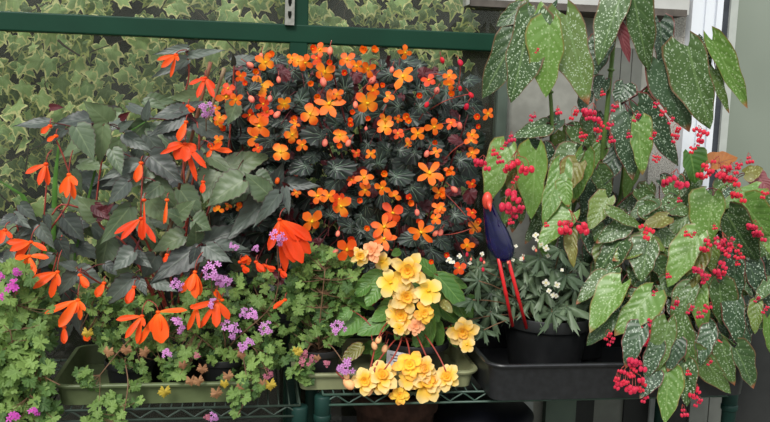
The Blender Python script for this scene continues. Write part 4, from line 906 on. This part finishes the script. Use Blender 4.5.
finish(bush, fo, AM, st, [M['stem_g'], M['stem_m']])
C1 = [(483,166,17,'cr7'),(518,168,27,'cw'),(510,139,12,'cr4'),(504,146,10,'cr4'),(492.6,153,11,'cr4'),(580,135,10,'cr4'),(534.5,118,9,'cr4'),(557,112,10,'cr4'),(574,115,13,'cr4'),(586,117,12,'cr4'),(514,202,26,'cr7'),(518,212,18,'cr4'),(509,222,10,'cr4'),(545,225,8,'cr4'),(569.5,228,28,'cw'),
 (592,116,19,'cr7'),(601.4,93.6,8,'cr4'),(617,108,10,'cr4'),(601,127,13,'cr7'),(612,126,10,'cr4'),(610,140,11,'cr4'),(627.7,135.5,9,'cr4'),(636.5,118,11,'cr4'),(537,51,6,'cr4'),(498,160,12,'cr4'),(584,138,9,'cr4'),(515,180,10,'cr4'),(599,139,8,'cr4')]
C2 = [(658,105,8,'cr4'),(665,113,9,'cr4'),(671,121,9,'cr4'),(676,132,13,'cr4'),(675.5,139,11,'cr4'),(699,136,17,'cr7'),(695,150,10,'cr4'),(657,158,8,'cr4'),(653,136,10,'cr4'),(658,160,8,'cr4'),(674.5,183,24,'cw'),(678,200,8,'cr4'),(700,143,9,'cr4'),(706,172,17,'cr7'),(719,169,22,'cr12'),(729,174,20,'cr12'),(732,182,18,'cr7'),(747.6,160.5,12,'cr4'),(741,166,10,'cr4'),(739,198,16,'cr7'),(767,195,11,'cr4'),
 (645,233,16,'cr7'),(685,234,10,'cr4'),(693,235,8,'cr4'),(708,246,15,'cr7'),(713.5,227.5,8,'cr4'),(723,245,20,'cr12'),(730,252,20,'cr12'),(739,256,11,'cr4'),(754.4,229.5,15,'cr7'),(760,237,15,'cr7'),(723,269,17,'cr7'),(700,273,15,'cr7'),(706,279,12,'cr4'),(722,275,12,'cr4'),(666.8,276,9,'cr4'),(736,263.6,8,'cr4'),
 (656.7,293.6,8,'cr4'),(675,305,13,'cr4'),(690,310,11,'cr4'),(697.6,315,12,'cr4'),(710,309,12,'cr4'),(706,281,9,'cr4'),(654,323,12,'cr4'),(639,331.6,12,'cr4'),(652,333,12,'cr4'),(657.7,340,24,'cr12'),(648,342,12,'cr4'),(628.4,338.5,10,'cr4'),(608,336.5,11,'cr4'),(611,342,11,'cr4'),(714,345,15,'cr7'),(709.6,363,8,'cr4'),(637.5,366,20,'cr7'),(630,381,28,'cr12'),(624,377,18,'cr12'),(643,386,15,'cr7'),(687,373,9,'cr4'),(697,393,15,'cr7'),(698,403,12,'cr4'),(682,413,13,'cr4'),(676,406,10,'cr4'),(647,399,11,'cr4'),(765,310,10,'cr4'),(757,299.5,9,'cr4'),(634,372,14,'cr7')]
for lst, pr in ((C1, tall), (C2, bush)):
    for x, y, w, k in lst:
        Y = 2.06 if pr is tall else (2.03 if y < 300 else 1.9 if y > 352 else 2.0)
        put_flower(pr, k, x, y, w * .92, Y, .2)
# ------------------------------------------------------------------ canes, strap leaves, bin, big pot
for a, b, mt, lb in (((210.6, 62), (186, 160), 'bamboo_r', 'red-brown bamboo cane, left of the two cane tops above the dark begonia'), ((224.6, 68), (190, 170), 'bamboo', 'grey-brown bamboo cane, right of the two cane tops above the dark begonia')):
    A = P(a[0], a[1], 2.19); B = P(b[0], b[1], 2.24); d = (B - A).normalized(); L = (A.z - ZL - .07) / -d.z; B = A + d * L
    mb = MB(); pts = []; rs = []
    for i in range(25):
        t = i/24; pts.append(A + (B-A)*t); rs.append(.0042 if i % 4 else .005)
    tube(mb, pts, rs, 8); o = mb.obj('bamboo_cane', M[mt], None, True, origin=tuple(B)); tag(o, lb, 'cane')
sp = thing('strap_leaf_plant', tuple(P(60, 300, 2.35)), 'plant with long narrow upright green leaves, against the glass at left', 'plant')
for pts, w in (([(50, 300, 2.35), (54, 215, 2.3), (55, 180, 2.28), (59, 140, 2.27)], 5), ([(55, 300, 2.35), (38, 225, 2.3), (22, 195, 2.27), (-2, 180, 2.26)], 5.5), ([(60, 300, 2.35), (52, 270, 2.3), (50, 235, 2.26)], 5), ([(64, 300, 2.35), (100, 150, 2.3), (145, 122, 2.26)], 2), ([(58, 300, 2.35), (40, 260, 2.3), (30, 240, 2.27)], 4)):
    mb = MB(); q = [P(*t) for t in pts]; s3 = []
    for i in range(len(q) - 1):
        for k2 in range(4): s3.append(q[i]*(1-k2/4) + q[i+1]*(k2/4))
    s3.append(q[-1]); vs = []; fs = []
    for i, p in enumerate(s3):
        ww = w*PXM(2.3)/2*(1 - (i/(len(s3)-1))**4); vs += [p + V((-ww, 0, 0)), p + V((0, .002, 0)), p + V((ww, 0, 0))]
    for i in range(len(s3)-1): fs += [(3*i, 3*i+1, 3*i+4, 3*i+3), (3*i+1, 3*i+2, 3*i+5, 3*i+4)]
    mb.add(vs, fs); o = childof(mb.obj('leaf_blade', M['blade'], None, True, origin=tuple(sp.location)), sp); o.modifiers.new('s', 'SOLIDIFY').thickness = .001
cx = X(483, 2.32, 410); zt = Z(483, 403, 2.3)
mb = MB(); lathe(mb, [(.12, 0), (.135, .3), (.145, zt - .05), (.15, zt - .045), (.15, zt - .035), (.13, zt - .015), (.08, zt - .002), (.01, zt)], (cx, 2.33, 0), 40)
tag(mb.obj('garden_bin', M['bin'], None, True, origin=(cx, 2.33, 0)), 'black round-lidded garden bin under the right wire shelf', 'bin')
cx = X(395, 2.28, 415); zt = Z(395, 402, 2.15)
mb = MB(); lathe(mb, [(.07, 0), (.11, zt - .06), (.12, zt - .058), (.122, zt), (.11, zt), (.10, zt - .05)], (cx, 2.28, 0), 36)
tag(mb.obj('clay_planter', M['clay_dark'], None, True, origin=(cx, 2.28, 0)), 'brown clay planter standing under the wire shelf left of the bin', 'pot')
# ------------------------------------------------------------------ light
w = bpy.data.worlds.new('world'); SC.world = w; w.use_nodes = True; nt = w.node_tree
for n in list(nt.nodes): nt.nodes.remove(n)
bg = nt.nodes.new('ShaderNodeBackground'); bg.inputs[1].default_value = 1.0
ou = nt.nodes.new('ShaderNodeOutputWorld'); nt.links.new(bg.outputs[0], ou.inputs[0])
tcn = nt.nodes.new('ShaderNodeTexCoord'); sx = nt.nodes.new('ShaderNodeSeparateXYZ'); nt.links.new(tcn.outputs['Generated'], sx.inputs[0])
rp = nt.nodes.new('ShaderNodeValToRGB'); nt.links.new(sx.outputs[2], rp.inputs[0])
rp.color_ramp.elements[0].position = 0.0; rp.color_ramp.elements[0].color = (.26, .29, .24, 1)
rp.color_ramp.elements[1].position = .45; rp.color_ramp.elements[1].color = (1.0, 1.03, 1.08, 1)
e = rp.color_ramp.elements.new(.08); e.color = (.5, .54, .5, 1)
nt.links.new(rp.outputs[0], bg.inputs[0])
sd = bpy.data.lights.new('sun', 'SUN'); sd.energy = 2.2; sd.angle = rad(18); sd.color = (1, .97, .92)
so = bpy.data.objects.new('sun', sd); COL.objects.link(so)
so.rotation_euler = V((.35, .75, -.72)).to_track_quat('-Z', 'Y').to_euler()
SC.view_settings.view_transform = 'Standard'; SC.view_settings.look = 'None'; SC.view_settings.gamma = 1; SC.view_settings.use_curve_mapping = False
SC.view_settings.exposure = 0.35
